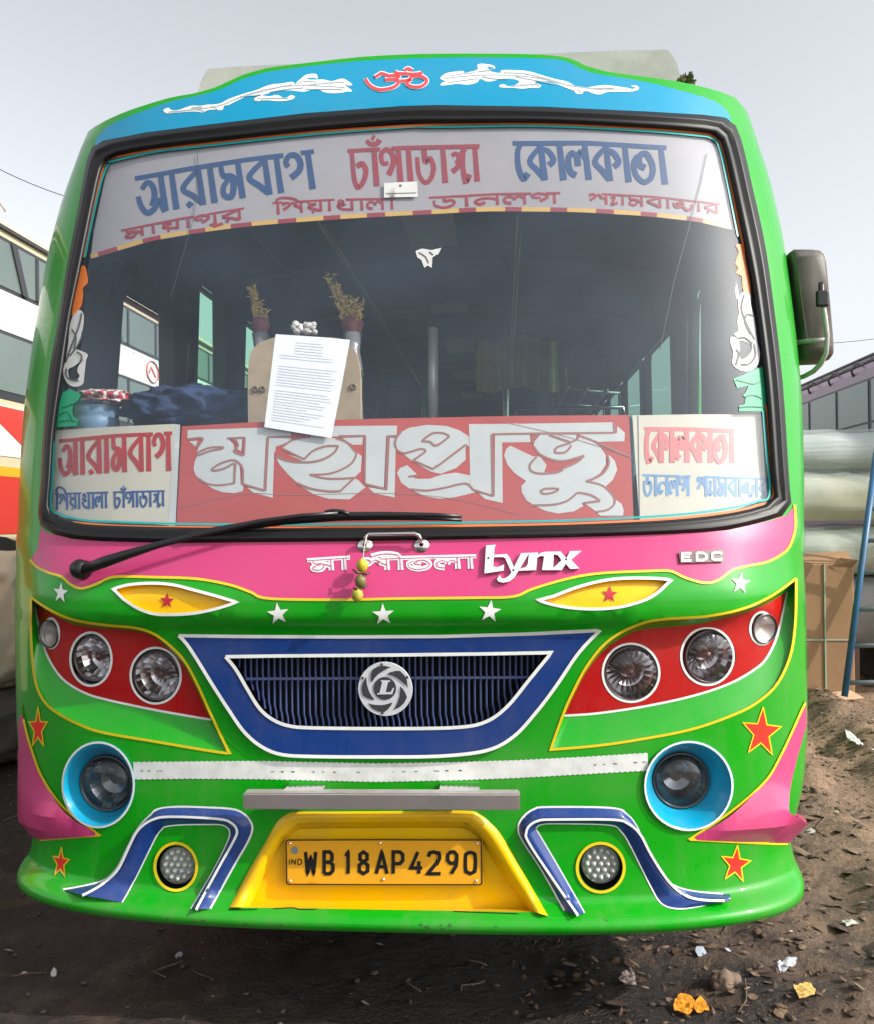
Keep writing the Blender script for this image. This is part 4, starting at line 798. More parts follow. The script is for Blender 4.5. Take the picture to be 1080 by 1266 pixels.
for x_, y_ in ((.36, 2.2), (-.2, 3.7), (.36, 4.4)): MB().tube([(x_, y_, 1.0), (x_, y_, ZG)], .016, 8).build('grab_pole', RAIL, BUS)
# pillars, a strap and a painted letter against the side windows
FRM = mat('frame_grey', (.085, .095, .115), .5)
for px_ in (214, 277): q = MB(); a, b = atX(px_, 300, -1.2), atX(px_, 520, -1.2); q.box((-1.25, a[1] - .07, 1.0), (-1.17, a[1] + .07, ZG - .04), bev=.01); q.build('cabin_pillar', FRM, BUS, False)
mbn = MB(); pn_ = [atX(*p, -1.27) for p in ((287, 446), (292, 384), (300, 450), (303, 386))]; mbn.tube(pn_, .013, 5); mbn.build('pane_letter', BLACK, BUS)
mbn = MB(); mbn.tube([atX(*p, -1.22) for p in ((236, 352), (240, 366), (242, 395), (237, 430), (234, 478))], [.01, .024, .018, .024, .02], 6); mbn.build('hanging_strap', BLACK, BUS)
mbn = MB(); r_ = random.Random(12)
for i in range(9):
    c = atY(140 + r_.uniform(-14, 20), 322 + r_.uniform(-4, 10), .62); d = np.array([r_.uniform(-.09, .09), r_.uniform(-.02, .02), -r_.uniform(.04, .13)]); n_ = np.array([d[2], 0, -d[0]]) * .22
    mbn.add([c, c + d * .4 + n_, c + d, c + d * .4 - n_], [(0, 1, 2, 3)])
mbn.build('hanging_tassel', BLACK, BUS, False)
a, b = atY(535, 405, .95), atY(535, 530, .95); MB().tube([a, b], .018, 10).build('cabin_pole', mat('pole_grey', (.5, .5, .5), .4, metal=.3), BUS)
a, b = atY(455, 690, .7), atY(455, 300, 2.3)
# cross beam and rear bulkhead that darken the cabin
mb = MB(); mb.box((-1.2, 2.86, ZG - .07), (1.2, 2.93, ZG + .03)); mb.box((.55, 2.86, 1.0), (.62, 2.93, 2.5)); mb.build('cabin_beam', LINER, BUS, False)
V = []; us = np.linspace(0, 1, 41)
for py in (418, 450, 482):
    for u in us: p = atY(588 + 102 * u, py + 4 * math.sin(u * 9), 1.9); V.append((p[0], p[1] + .03 * math.sin(u * 40), p[2]))
mobj('cabin_yellow_sheet', V, [(r * 41 + i, r * 41 + i + 1, (r + 1) * 41 + i + 1, (r + 1) * 41 + i) for r in range(2) for i in range(40)], mat('sheet_yellow', (.50, .50, .12), .8, var=.5, vscale=5), BUS)  # folded yellow sheet where a yellow patch shows through the windscreen
mb = MB(); A_ = [PX([p], -.013)[0] for p in dens([(873,190),(866,225),(850,285),(832,350),(821,405),(815,432)], 8, False)]; mb.tube(A_, .0011, 5)
A_ = [PX([p], -.013)[0] for p in dens([(244,190),(246,230),(238,275),(222,330),(210,372)], 8, False)]; mb.tube(A_, .0009, 5); mb.build('glass_crack', BLACK, BUS)

# ------------------------------------------------------------------ things behind the windscreen
# translucent banner film on the glass
BN_t = [(134,200),(190,188),(250,181),(378,167),(500,157.5),(540,157),(670,156),(798,162),(860,167.5),(880,170)]
BN_b = [(905,284),(862,274),(798,267),(713,262),(606,261),(540,264),(421,270.5),(318,278.5),(250,287),(186,298),(112,320),(116,285)]
BN = decal('route_banner', [BN_t + [(889,182),(898,222)] + BN_b], BANNER, -.018)
tag(BN, 'pale route banner film across the top of the windscreen lettered in blue and red', 'banner')
bl_ = [(112,317),(186,295.5),(250,284.5),(318,276),(421,268),(540,261.5),(606,258.5),(713,259.5),(798,264.5),(862,271.5),(904,281)]
bl_ = dens(cat(bl_, 8), 3, False)
ribbons('banner_edge', [bl_], 5.2, mat('edge_yellow', (.55, .33, .08), .5), -.0177, BN, smooth=False)
mb = MB(); dd_ = np.concatenate([[0], np.cumsum(np.hypot(*np.diff(bl_, axis=0).T))])
for k in range(0, 15):
    s_ = (dd_ > 10 + k * 56) & (dd_ < 36 + k * 56)
    if s_.sum() > 2: V, Fc = ribV(bl_[s_], 5.4, -.0172); mb.add(V, Fc)
mb.build('banner_dash', BANRED, BN)
T = -.0174
bengali('banner_lettering', list('অ') + ['া', 'র', 'া', 'ম', 'ব', 'া', 'গ'], [(168,218),(230,206.5),(300,195.5),(388,184.5)], (49, 48), 7.2, BANBLUE, T, BN, slant=-.12)
bengali('banner_lettering', ['চ', 'া', 'ঁ', 'প', 'া', 'ড', 'া', 'ঙ্গ', 'া'], [(431,184),(500,180),(592,178)], (48, 46), 6.4, BANRED, T, BN, slant=-.06)
bengali('banner_lettering', ['ে', 'ক', 'া', 'ল', 'ক', 'া', 'ত', 'া'], [(634,174.5),(724,174),(823,180)], (48, 48), 7.2, BANBLUE, T, BN, slant=-.1)
bengali('banner_lettering', ['ম', 'া', 'য়', 'া', 'প', 'ু', 'র'], [(151,284),(220,270),(302,256.5)], (12, 14), 3.2, BANRED, T, BN)
bengali('banner_lettering', ['ি', 'শ', 'য়', 'া', 'খ', 'া', 'ল', 'া'], [(338,250),(410,246),(490,244.5)], (15, 14), 3.2, BANRED, T, BN)
bengali('banner_lettering', ['ড', 'া', 'ন', 'ল', 'প'], [(532,243.5),(612,239),(692,237.5)], (14, 14), 3.5, BANRED, T, BN)
bengali('banner_lettering', ['শ', '্য', 'া', 'ম', 'ব', 'া', 'জ', 'া', 'র'], [(727,238),(810,242.5),(890,251.5)], (13.5, 13), 3.0, BANRED, T, BN)
# boards
def board(name, poly, m, off, label):
    b_ = decal(name, [poly], m, off); P = dens(poly, 12); loft('board_edge', [(P, off), (P, off - .008)], m, b_, closed=True); return tag(b_, label, 'board')
RB = board('name_board', [(225,527),(330,521),(470,517.5),(640,514),(777,513),(783,648),(640,652),(470,655),(330,655),(218,652)], BOARDRED, -.034, 'large red name board with thick white Bengali letters behind the windscreen')
KA, KB, KC, KD = (220, 515, 7.714), (340, 515, 6.75), (480, 515, 6.75), (620, 505, 6.353)
BIG = [(KA, [(92,128),(820,105),(1080,150),(1080,190),(860,192),(840,200),(640,196),(470,206),(92,216)]), (KA, [(638,190),(842,195),(815,690),(630,640)]), (KA, [(870,205),(1080,200),(1080,225),(985,270),(935,285),(930,330),(918,345),(916,440),(905,775),(720,725),(660,675),(700,680),(845,712)]),
       (KA, [(235,205),(180,340),(190,370),(160,430),(150,500),(170,560),(225,610),(300,640),(380,652),(530,632),(545,445),(600,480),(632,540),(640,375),(580,350),(540,330),(530,260),(470,205)]), (KA, [(280,650),(400,660),(525,640),(548,600),(560,450),(590,470),(600,640),(625,662),(620,712),(540,730),(430,722),(340,692)]), (KA, [(105,235),(190,230),(170,285)]), (KA, [(560,215),(615,215),(605,330),(570,312),(582,260)]),
       (KB, [(60,265),(150,190),(300,168),(530,182),(600,210),(655,280),(690,300),(725,330),(718,455),(662,512),(700,535),(757,590),(622,692),(450,686),(330,652),(220,582),(120,492),(40,402),(5,332),(60,352),(130,372),(240,378),(200,355),(110,318),(160,330),(240,358),(70,272)]),
       (KB, [(300,80),(1020,75),(1018,155),(930,160),(910,590),(750,560),(760,162),(530,166),(300,168)]), (KB, [(960,175),(1010,180),(1000,675),(830,640),(780,590),(940,615)]), (KB, [(560,178),(735,172),(730,235),(650,235)]),
       (KC, [(60,200),(90,140),(180,92),(330,68),(480,78),(590,115),(665,165),(670,260),(640,255),(640,360),(560,430),(430,478),(360,460),(280,415),(210,375),(130,315),(80,280)]),
       (KC, [(75,470),(100,430),(160,405),(240,480),(180,500),(250,520),(350,518),(450,482),(560,467),(680,492),(675,560),(710,610),(722,632),(560,672),(430,687),(300,662),(180,602),(110,552)]),
       (KC, [(668,62),(850,62),(1080,57),(1080,142),(862,150),(860,655),(680,600)]), (KC, [(885,150),(1080,150),(1080,212),(945,216),(950,722),(800,687),(750,640),(882,667)]),
       (KD, [(0,122),(870,108),(876,186),(0,197)]), (KD, [(0,205),(215,200),(225,264),(0,267)]), (KD, [(600,198),(900,195),(905,137),(965,192),(960,257),(730,262)]), (KD, [(370,205),(585,205),(575,255),(540,265)]),
       (KD, [(245,270),(300,205),(370,205),(450,240),(545,270),(590,240),(610,215),(690,245),(770,300),(815,370),(815,440),(770,510),(670,570),(770,600),(840,650),(875,710),(870,760),(820,795),(740,810),(670,760),(620,740),(640,765),(560,810),(440,825),(340,805),(250,760),(190,720),(155,660),(150,610),(190,570),(100,510),(40,440),(15,370),(30,320),(65,292),(240,375),(300,380),(350,445),(330,500),(420,505),(480,470),(560,440),(600,410),(645,370),(500,410),(400,400),(300,360),(255,310)]),
       (KD, [(840,365),(885,410),(905,480),(870,560),(810,615),(690,575),(780,520),(828,450)]), (KD, [(890,715),(940,750),(955,800),(950,842),(770,842),(750,822),(840,800),(887,750)])]
decal('board_lettering', [zm(P, *k) for k, P in BIG], LETWHITE, -.0334, parent=RB, step=3)
BROWN = [(KA, [(92,216),(235,208),(180,300)]), (KA, [(180,350),(290,300),(410,290),(420,305),(300,330),(190,372)]), (KA, [(320,505),(400,450),(520,415),(590,450),(622,520),(612,640)]), (KA, [(612,640),(828,705)]), (KA, [(828,705),(855,195)]), (KA, [(855,195),(1080,190)]), (KA, [(320,505),(350,515),(450,490),(530,445)]), (KA, [(545,440),(540,635)]), (KA, [(540,635),(400,655),(280,640),(200,590)]), (KA, [(470,208),(640,200)]), (KA, [(640,200),(630,370)]), (KA, [(630,370),(540,330),(575,270),(530,210)]),
         (KB, [(60,255),(160,190),(300,168)]), (KB, [(60,265),(245,356)]), (KB, [(245,356),(320,285),(430,247),(530,245)]), (KB, [(530,245),(490,305),(390,360),(270,380),(120,370),(10,332)]), (KB, [(510,180),(600,215),(660,280),(682,310),(640,390),(540,450),(430,480),(290,485)]), (KB, [(290,485),(420,515),(560,518),(665,510)]), (KB, [(665,510),(545,622)]), (KB, [(545,622),(440,622),(300,600),(190,555)]), (KB, [(530,163),(755,160)]), (KB, [(755,160),(750,555)]), (KB, [(750,560),(928,606)]), (KB, [(928,606),(945,165)]), (KB, [(945,165),(1020,160)]),
         (KC, [(75,280),(130,305),(200,290),(270,270),(312,290),(210,365)]), (KC, [(210,365),(375,437)]), (KC, [(375,437),(640,235)]), (KC, [(640,235),(670,262)]), (KC, [(280,205),(370,140),(460,140),(505,165)]), (KC, [(505,165),(400,240),(350,210),(280,205)]), (KC, [(65,260),(60,215),(75,170),(110,125)]), (KC, [(170,502),(250,490)]), (KC, [(190,605),(320,617),(450,597),(600,562),(660,565),(702,610)]), (KC, [(702,610),(870,662)]), (KC, [(870,662),(860,148)]), (KC, [(860,148),(1080,142)]),
         (KD, [(0,200),(250,196),(885,190)]), (KD, [(885,190),(878,110)]), (KD, [(250,275),(238,240),(285,203)]), (KD, [(250,300),(300,360),(400,403),(500,409),(645,370)]), (KD, [(645,370),(590,420),(480,470)]), (KD, [(545,290),(500,340),(430,348),(415,330),(440,300),(540,270)]), (KD, [(370,205),(540,265)]), (KD, [(540,265),(590,240),(600,210)]), (KD, [(600,210),(720,255),(1000,375)]), (KD, [(270,380),(220,440),(230,490),(300,510),(420,503),(480,480)]), (KD, [(830,370),(837,440),(780,520),(660,572)]), (KD, [(660,572),(780,602),(860,670),(885,740),(830,795),(740,812)]), (KD, [(300,650),(340,630),(440,632),(400,660),(330,670),(300,650)]), (KD, [(250,760),(400,755),(500,730),(560,690),(600,662),(700,680),(770,725)]), (KD, [(770,725),(640,742)])]
ribbons('letter_outline', [zm(P, *k) for k, P in BROWN], 2.6, LETBROWN, -.0329, RB, step=2.5)
ribbons('board_crease', [[(222,628),(262,618),(310,610),(360,612),(480,610),(560,617),(640,636)], [(600,517),(700,540),(782,566)]], .8, LETBROWN, -.0330, RB)
LB = board('route_board', [(69,532),(130,528),(216,524),(222,525),(216,650),(130,644),(80,640),(64,634)], CREAM, -.028, 'cream route board at the left windscreen corner lettered red above blue')
decal('board_margin', [[(216,525),(223,525),(217,650),(208,650)]], LETWHITE, -.0276, parent=LB)
bengali('board_lettering', ['অ', 'া', 'র', 'া', 'ম', 'ব', 'া', 'গ'], [(74,543),(140,536.5),(213,533)], (46, 49), 5.8, LETRED, -.0274, LB, slant=-.0)
bengali('board_lettering', ['ি', 'শ', 'য়', 'া', 'খ', 'া', 'ল', 'া', ' ', 'চ', 'া', 'ঁ', 'প', 'া', 'ড', 'া', 'ঙ্গ', 'া'], [(68,609.5),(140,607.5),(204,606)], (21, 20), 2.8, LETBLUE, -.0274, LB)
KB2 = board('route_board', [(781,513.5),(860,512),(946,512.5),(953,600),(951,616),(900,633),(850,640),(790,646)], CREAM, -.028, 'cream route board at the right windscreen corner lettered pale red above pale blue')
PR, PB = mat('letter_pale_red', (.62, .17, .16), .5, var=.25, vscale=9), mat('letter_pale_blue', (.13, .28, .50), .5, var=.25, vscale=9)
bengali('board_lettering', ['ে', 'ক', 'া', 'ল', 'ক', 'া', 'ত', 'া'], [(797,528),(850,528.5),(908,530.5)], (44, 42), 6.2, PR, -.0274, KB2)
bengali('board_lettering', ['ড', 'া', 'ন', 'ল', 'প', ' ', 'শ', '্য', 'া', 'ম', 'ব', 'া', 'জ', 'া', 'র'], [(794,586),(870,588),(950,591)], (27, 24), 3.3, PB, -.0274, KB2)
ribbons('board_line', [[(788,514),(790,646)]], 1.2, STDARK, -.0274, KB2)
# white paper sheet clipped to the glass
PP = [(341,413),(388,416),(433,420),(422,480),(410,541.5),(370,535),(327,528),(334,470)]
pap = decal('paper_sheet', [PP], mat('paper_white', (.80, .81, .84), .7), -.0195); tag(pap, 'white printed paper sheet fixed to the windscreen over the red board', 'paper')
mb = MB(); r_ = random.Random(3)
for i in range(30):
    t = .07 + i * .029
    if i in (7, 8, 17): continue
    l = np.array([341, 413]) * (1 - t) + np.array([327, 528]) * t; rr = np.array([433, 420]) * (1 - t) + np.array([410, 541]) * t
    a, b = (.28, .62 + .1 * r_.random()) if i < 5 else (.09, .55 + .38 * r_.random() if i > 20 else .82 + .1 * r_.random())
    V, Fc = ribV(dens([l + (rr - l) * a, l + (rr - l) * b], 5, False), .8, -.0183); mb.add(V, Fc)
mb.build('print_line', mat('print_grey', (.60, .61, .64), .8), pap)
mb = MB(); r_ = random.Random(5)
for i in range(16):
    c = atY(375 + r_.uniform(-13, 15), 407 + r_.uniform(-6, 5), .24); rr = r_.uniform(.008, .014); mb.lathe([(.0005, -rr), (rr * .7, -rr * .7), (rr, 0), (rr * .7, rr * .7), (.0005, rr)], c, (r_.uniform(-1, 1), -1, r_.uniform(-1, 1)), 8)
ch = mb.build('bead_charm', mat('bead_silver', (.62, .60, .55), .4, metal=.3)); tag(ch, 'small bunch of pale beads hanging above the white paper sheet', 'charm')
# plaque on the dash
PQ = cat([(307,525),(306.5,470),(309,440),(317,427),(330,420),(350,416),(410,417),(428,422),(438,432),(444,450),(446,480),(446,525)], 3)
f1 = [atY(x, y, .42) for x, y in PQ]; b1 = [p + np.array([0, .03, 0]) for p in f1]; n = len(PQ); mb = MB(); mb.add(f1 + b1, [tuple(range(n)), tuple(range(n, 2 * n))[::-1]] + [(i, n + i, n + (i + 1) % n, (i + 1) % n) for i in range(n)])
pq = mb.build('wooden_plaque', mat('plaque_wood', (.50, .38, .25), .6, var=.35, vscale=5), None, ang=.6); tag(pq, 'pale wooden plaque with a rounded top standing on the dashboard behind the paper', 'plaque')
mb = MB()
for p in ((316, 481), (325, 481), (437, 478)): mb.lathe([(.012, 0), (.011, .004), (.006, .005), (.005, .001)], atY(p[0], p[1], .419), (0, -1, 0), 14)
mb.build('plaque_hole', mat('hole_edge', (.2, .15, .1), .6), pq)
# vases with dry grass
DRY = mat('dry_grass', (.50, .36, .10), .8, var=.4, vscale=30)
def vase(cx, top, bot, gpts, label, seed, wv=.036):
    r_ = random.Random(seed); C = atY(cx, bot, .52); H = atY(cx, top, .52)[2] - C[2]; t = thing('flower_vase', label, 'vase', tuple(C))
    MB().lathe([(.0005, 0), (wv * .9, 0), (wv, H * .1), (wv * .85, H * .35), (wv, H * .6), (wv * .7, H * .82), (wv * .95, H), (wv * .8, H * .98), (wv * .5, H * .7)], C, (0, 0, 1), 20).build('vase_body', mat('vase_glaze', (.30, .30, .32), .2, coat=.5, metal=.5), t)
    MB().lathe([(wv * 1.02, H * .52), (wv * 1.06, H * .56), (wv * 1.02, H * .6)], C, (0, 0, 1), 20).build('vase_band', CHROME, t)
    MB().lathe([(wv * .7, H * .98), (wv * 1.15, H * 1.08), (wv * .9, H * 1.16), (wv * .3, H * 1.1), (.0005, H * 1.1)], C, (0, 0, 1), 12).build('flower_ruff', mat('ruff_red', (.16, .05, .05), .8, var=.5, vscale=30), t)
    mb = MB(); base = C + np.array([0, 0, H])
    for px, py, sp in gpts:
        E = atY(px, py, .52)
        for i in range(7):
            e = E + np.array([r_.uniform(-1, 1) * sp, r_.uniform(-1, 1) * sp, r_.uniform(-1, .4) * sp]); m_ = base * .5 + e * .5 + np.array([r_.uniform(-.01, .01)] * 3)
            mb.tube([base, m_, e], [.0012, .001, .0006], 3, caps=False)
            for k in range(16):
                u = r_.uniform(.25, 1); p = base * (1 - u) + e * u; d = np.array([r_.uniform(-1, 1), r_.uniform(-1, 1), r_.uniform(-.2, 1.3)]); d = d / np.linalg.norm(d) * r_.uniform(.008, .022); n_ = np.cross(d, [r_.uniform(-1, 1), 1, 0]); n_ = n_ / (np.linalg.norm(n_) + 1e-6) * .0024
                mb.add([p - n_, p + n_, p + d + n_ * .4, p + d - n_ * .4], [(0, 1, 2, 3)])
    mb.build('dried_grass', DRY, t); return t
vase(323, 412, 528, [(313,352,.015),(320,368,.02),(327,385,.02),(318,392,.02)], 'slim vase of dry yellow grass at the left end of the plaque', 3, .03)
vase(437, 412, 528, [(406,338,.015),(416,352,.018),(430,365,.03),(443,372,.025),(424,385,.03),(438,392,.03)], 'dark vase of tall dry yellow grass right of the white paper', 4)
# blue cloth bundle, basket with checked cloth
def lump(name, px0, px1, py0, py1, Y, dep, m, seed, lob=3.0, amp=.22):
    a, b = atY(px0, py1, Y), atY(px1, py0, Y); c = (a + b) / 2; R = np.array([(b[0] - a[0]) / 2, dep / 2, (b[2] - a[2]) / 2]); bm = bmesh.new(); bmesh.ops.create_icosphere(bm, subdivisions=5, radius=1)
    for v in bm.verts:
        d = v.co.normalized(); k = 1 + amp * noise.fractal(d * lob + Vector((seed * 3.1, 0, 0)), 1.0, 2.0, 4) + .05 * math.sin(9 * d.x + 5 * d.z + 4 * noise.noise(d * 2))
        z = d.z; z = math.copysign(abs(z) ** .7, z); v.co = Vector((c[0] + d.x * k * R[0], c[1] + d.y * k * R[1], c[2] + max(z * k, -.95) * R[2]))
    bm.verts.index_update(); o = mobj(name, [v.co for v in bm.verts], [[v.index for v in f.verts] for f in bm.faces], m); bm.free(); return o
tag(lump('cloth_bundle', 160, 312, 478, 535, .62, .28, mat('navy_cloth', (.025, .05, .13), .9, var=.4, vscale=9, bump=.3, bscale=60), 2), 'crumpled navy blue cloth bundle on the dashboard left of the plaque', 'cloth')
bx0, bx1 = atY(92, 525, .62), atY(146, 525, .62); bc = (bx0 + bx1) / 2; br = (bx1[0] - bx0[0]) / 2; zt = atY(92, 499, .62)[2]; hb = zt - 1.53
bk = thing('plastic_basket', 'light blue plastic basket of stacked rims on the dashboard at far left', 'basket', (bc[0], bc[1], 1.53))
prof = []
for k in range(9): z = hb * k / 9; r_ = br * (.78 + .22 * k / 9); prof += [(r_, z), (r_ * 1.03, z + hb * .03), (r_ * 1.03, z + hb * .075), (r_, z + hb * .09)]
MB().lathe([(.0005, 0)] + prof + [(br * 1.06, hb), (br * 1.02, hb * 1.02), (br * .95, hb * .9), (br * .8, .01), (.0005, .01)], (bc[0], bc[1], 1.53), (0, 0, 1), 32).build('basket_body', mat('basket_blue', (.14, .24, .36), .4, coat=.2), bk)
chk = bpy.data.materials.new('checked_cloth'); chk.use_nodes = True; t_ = chk.node_tree; ck = t_.nodes.new('ShaderNodeTexChecker'); ck.inputs['Scale'].default_value = 42; ck.inputs[1].default_value = (.62, .58, .56, 1); ck.inputs[2].default_value = (.45, .04, .06, 1)
tcx = t_.nodes.new('ShaderNodeTexCoord'); t_.links.new(tcx.outputs['Object'], ck.inputs[0]); t_.links.new(ck.outputs[0], t_.nodes['Principled BSDF'].inputs['Base Color']); t_.nodes['Principled BSDF'].inputs['Roughness'].default_value = .9
tag(lump('checked_cloth', 94, 166, 482, 503, .62, .2, chk, 5, amp=.15), 'red and white checked cloth lying on the blue basket', 'cloth')
# small stickers
stk = decal('white_label', [[(475,226),(516,224),(517,243),(475,244)]], LETWHITE, -.0095); tag(stk, 'small white label stuck on the windscreen below the banner lettering', 'sticker')
mb = MB(); V, Fc = ribV(dens([(477,239),(515,238)], 6, False), .8, -.0085); mb.add(V, Fc); V, Fc = ribV(dens([(494,229),(497,229)], 2, False), 2.4, -.0085); mb.add(V, Fc); mb.build('label_print', STDARK, stk)
ts = decal('torn_sticker', [[(514,310),(522,307),(534,309),(545,306),(541,314),(535,318),(534,331),(529,328),(525,331),(521,321),(516,318)]], LETWHITE, -.0095, step=2); tag(ts, 'torn scrap of sticker left high in the middle of the windscreen', 'sticker')
ribbons('sticker_print', [[(518,312),(526,317),(530,325)], [(531,311),(536,315)]], 1.6, STDARK, -.0085, ts)
WOR = mat('flower_orange', (.62, .16, .03), .5)
ZK = (60, 320, 5.755); ZR = (890, 300, 5.755)
for z_, o_, w_, wn, g_, dk, gl_, lab in (
  (ZK, [(232,60),(258,50),(272,90),(282,160),(262,190),(245,212),(248,260),(235,330),(215,360),(190,395),(165,400),(180,300),(200,200)],
   [(215,360),(250,392),(248,480),(232,540),(240,560),(222,600),(200,640),(235,655),(280,680),(268,720),(262,770),(255,830),(245,890),(190,910),(135,885),(105,820),(110,760),(122,720),(140,600),(148,500),(160,440),(185,385)], [(140,790),(180,765),(228,730),(250,715),(215,760),(205,800),(222,830),(200,860),(155,860)],
   [(100,950),(150,925),(200,945),(232,965),(212,1005),(180,1030),(170,1080),(178,1120),(215,1150),(200,1190),(60,1196),(78,1030)],
   [[(235,385),(215,480),(170,600),(122,735)], [(165,500),(195,560),(180,640)], [(128,780),(125,830),(160,862),(215,865)], [(200,660),(235,690),(225,740)], [(240,545),(205,620),(150,690)]], [[(95,1060),(140,1045),(185,1030)], [(75,1110),(130,1090),(165,1150)], [(70,1160),(140,1150),(200,1160)]], 'tricolour flame and swan sticker along the left edge of the windscreen'),
  (ZR, [(110,20),(130,10),(168,20),(178,120),(205,260),(215,340),(208,372),(165,345),(155,280),(152,240),(130,225),(110,215),(125,180),(105,140),(130,70)],
   [(130,380),(165,350),(200,355),(216,372),(218,440),(242,540),(262,700),(282,790),(264,870),(205,915),(135,905),(85,860),(92,780),(68,700),(85,668),(130,682),(95,650),(125,625),(120,560),(132,500),(125,440)], [(135,700),(180,705),(228,740),(200,800),(150,830),(132,790),(140,750)],
   [(92,968),(125,955),(165,940),(240,905),(300,880),(312,920),(322,985),(326,1200),(132,1200),(132,1160),(170,1150),(182,1105),(160,1090),(190,1045),(200,1015),(120,1035)],
   [[(170,370),(150,460),(180,560),(245,690)], [(235,520),(190,510),(175,560),(215,650)], [(240,720),(250,800),(205,862),(145,865)], [(130,680),(175,675),(230,720)], [(110,760),(130,790),(110,870)]], [[(110,975),(170,990),(240,1005),(300,980)], [(170,1095),(240,1085),(300,1110)], [(135,1172),(220,1165),(320,1172)]], 'tricolour flame and swan sticker along the right edge of the windscreen')):
    s_ = decal('glass_sticker', [cat(zm(w_, *z_), 3, True)], LETWHITE, -.0095, neg=[cat(zm(wn, *z_), 3, True)], step=2); tag(s_, lab, 'sticker')
    decal('sticker_flame', [cat(zm(o_, *z_), 3, True)], WOR, -.0095, parent=s_, step=2); decal('sticker_leaf', [zm(g_, *z_)], STGREEN, -.0093, parent=s_, step=2)
    ribbons('sticker_line', [zm(d_, *z_) for d_ in dk], 2.1, STDARK, -.0085, s_); ribbons('sticker_line', [zm(d_, *z_) for d_ in gl_], 1.1, mat('leaf_dark', (.003, .08, .04), .5), -.008, s_)
# lime and chilli charm on the handle
lc = thing('lime_charm', 'charm of three limes and chillies hung from the chrome grab handle', 'charm', tuple(PX([(442, 742)], .02)[0]))
mb = MB(); mb.tube([PX([p], o_)[0] for p, o_ in (((454,661), .041), ((451,673), .04), ((449,690), .035), ((446,718), .035), ((442,740), .035))], .0014, 6); mb.build('string', mat('string_grey', (.5, .48, .42), .9), lc)
for (x, y), cc, k in (((448,699), (.50, .44, .02), 'a'), ((446,718.5), (.17, .15, .04), 'b'), ((442,735), (.42, .37, .03), 'c')):
    C = PX([(x, y)], .038)[0]; R = .0172; mb = MB(); mb.lathe([(.0005, -R * 1.25), (R * .3, -R * 1.12), (R * .75, -R * .72), (R, 0), (R * .75, R * .72), (R * .3, R * 1.05), (.0005, R * 1.1)], C, (.1, -.1, 1), 20)
    mb.build('lime', mat('lime_' + k, cc, .45, var=.4, vscale=60, bump=.15, bscale=300), lc)
for (x0, y0, x1, y1) in ((436, 704, 447, 709), (447, 709, 458, 708), (437, 727, 445, 726), (445, 726, 455, 724)):
    mb = MB(); mb.tube([PX([(x0, y0)], .045)[0], PX([((x0 + x1) / 2, (y0 + y1) / 2 + 1.5)], .052)[0], PX([(x1, y1)], .045)[0]], [.002, .0042, .0015], 7); mb.build('chilli', mat('chilli_dark', (.035, .045, .015), .4), lc)
# dry tuft on the roof edge
tf = MB(); r_ = random.Random(9); c0 = atY(848, 101, .85)
for i in range(120):
    d = np.array([r_.uniform(-1, 1), r_.uniform(-1, 1), r_.uniform(-.2, 1)]); d = d / np.linalg.norm(d) * r_.uniform(.015, .04); n_ = np.cross(d, [0, 1, .3]); n_ = n_ / (np.linalg.norm(n_) + 1e-6) * .003
    tf.add([c0 - n_, c0 + n_, c0 + d + n_, c0 + d - n_], [(0, 1, 2, 3)])
tag(tf.build('dry_tuft', mat('tuft_brown', (.12, .10, .05), .9), None, False), 'small dry brown tuft of leaves caught on the roof edge of the green bus', 'plant')
# ------------------------------------------------------------------ ground
def axis(a, b, step, far):
    x = list(np.arange(a, b, step)); s = step; l, h = a, b
    lo, hi = [], []
    while l > -far: s *= 1.3; l -= s; lo.append(l)
    s = step
    while h < far: hi.append(h); s *= 1.3; h += s
    return np.array(lo[::-1] + x + hi)
GX, GY = axis(-3.6, 5.2, .032, 400), axis(-1.0, 9.0, .036, 600)
def gz(x, y):
    k = max(0, 1 - max(0, abs(x) - 9) / 20) * max(0, 1 - max(0, abs(y - 3) - 10) / 20)
    if k <= 0: return 0.0
    rt = min(1, max(0, (x - .2) / 1.2))
    z = .05 * noise.fractal(Vector((x * .7, y * .7, 1.3)), 1.0, 2.0, 3) + (.018 + .02 * rt) * noise.fractal(Vector((x * 4, y * 4, 5)), .8, 2.1, 6)
    t = noise.noise(Vector((x * 2.2, y * 2.2, 9))); z += (.03 + .05 * rt) * max(0, t - .12) + .018 * rt * abs(noise.noise(Vector((x * 9, y * 9, 2))))
    z -= .05 * math.exp(-((x - 2.35 + .12 * math.sin(y * 1.3)) / .17) ** 2); z += .06 * math.exp(-((x - 2.0 + .1 * math.sin(y * 1.3)) / .13) ** 2) * (.6 + .6 * noise.noise(Vector((x * 3, y * 3, 4)))) + .07 * math.exp(-((x - 2.75 + .1 * math.sin(y)) / .2) ** 2)
    return (z - .015) * k
V = [(x, y, gz(x, y)) for y in GY for x in GX]; nx = len(GX); Fg = [(j * nx + i, j * nx + i + 1, (j + 1) * nx + i + 1, (j + 1) * nx + i) for j in range(len(GY) - 1) for i in range(nx - 1)]
gm = bpy.data.materials.new('mud_ground'); gm.use_nodes = True; t = gm.node_tree; b = t.nodes['Principled BSDF']
tc = t.nodes.new('ShaderNodeTexCoord')
def nz(scale, det=10, rough=.65, dist=0.0):
    n = t.nodes.new('ShaderNodeTexNoise'); n.inputs['Scale'].default_value = scale; n.inputs['Detail'].default_value = det; n.inputs['Roughness'].default_value = rough; n.inputs['Distortion'].default_value = dist
    t.links.new(tc.outputs['Object'], n.inputs['Vector']); return n
n1, n2, n3 = nz(.8, 8, .6, .6), nz(7, 12, .7), nz(45, 8, .7)
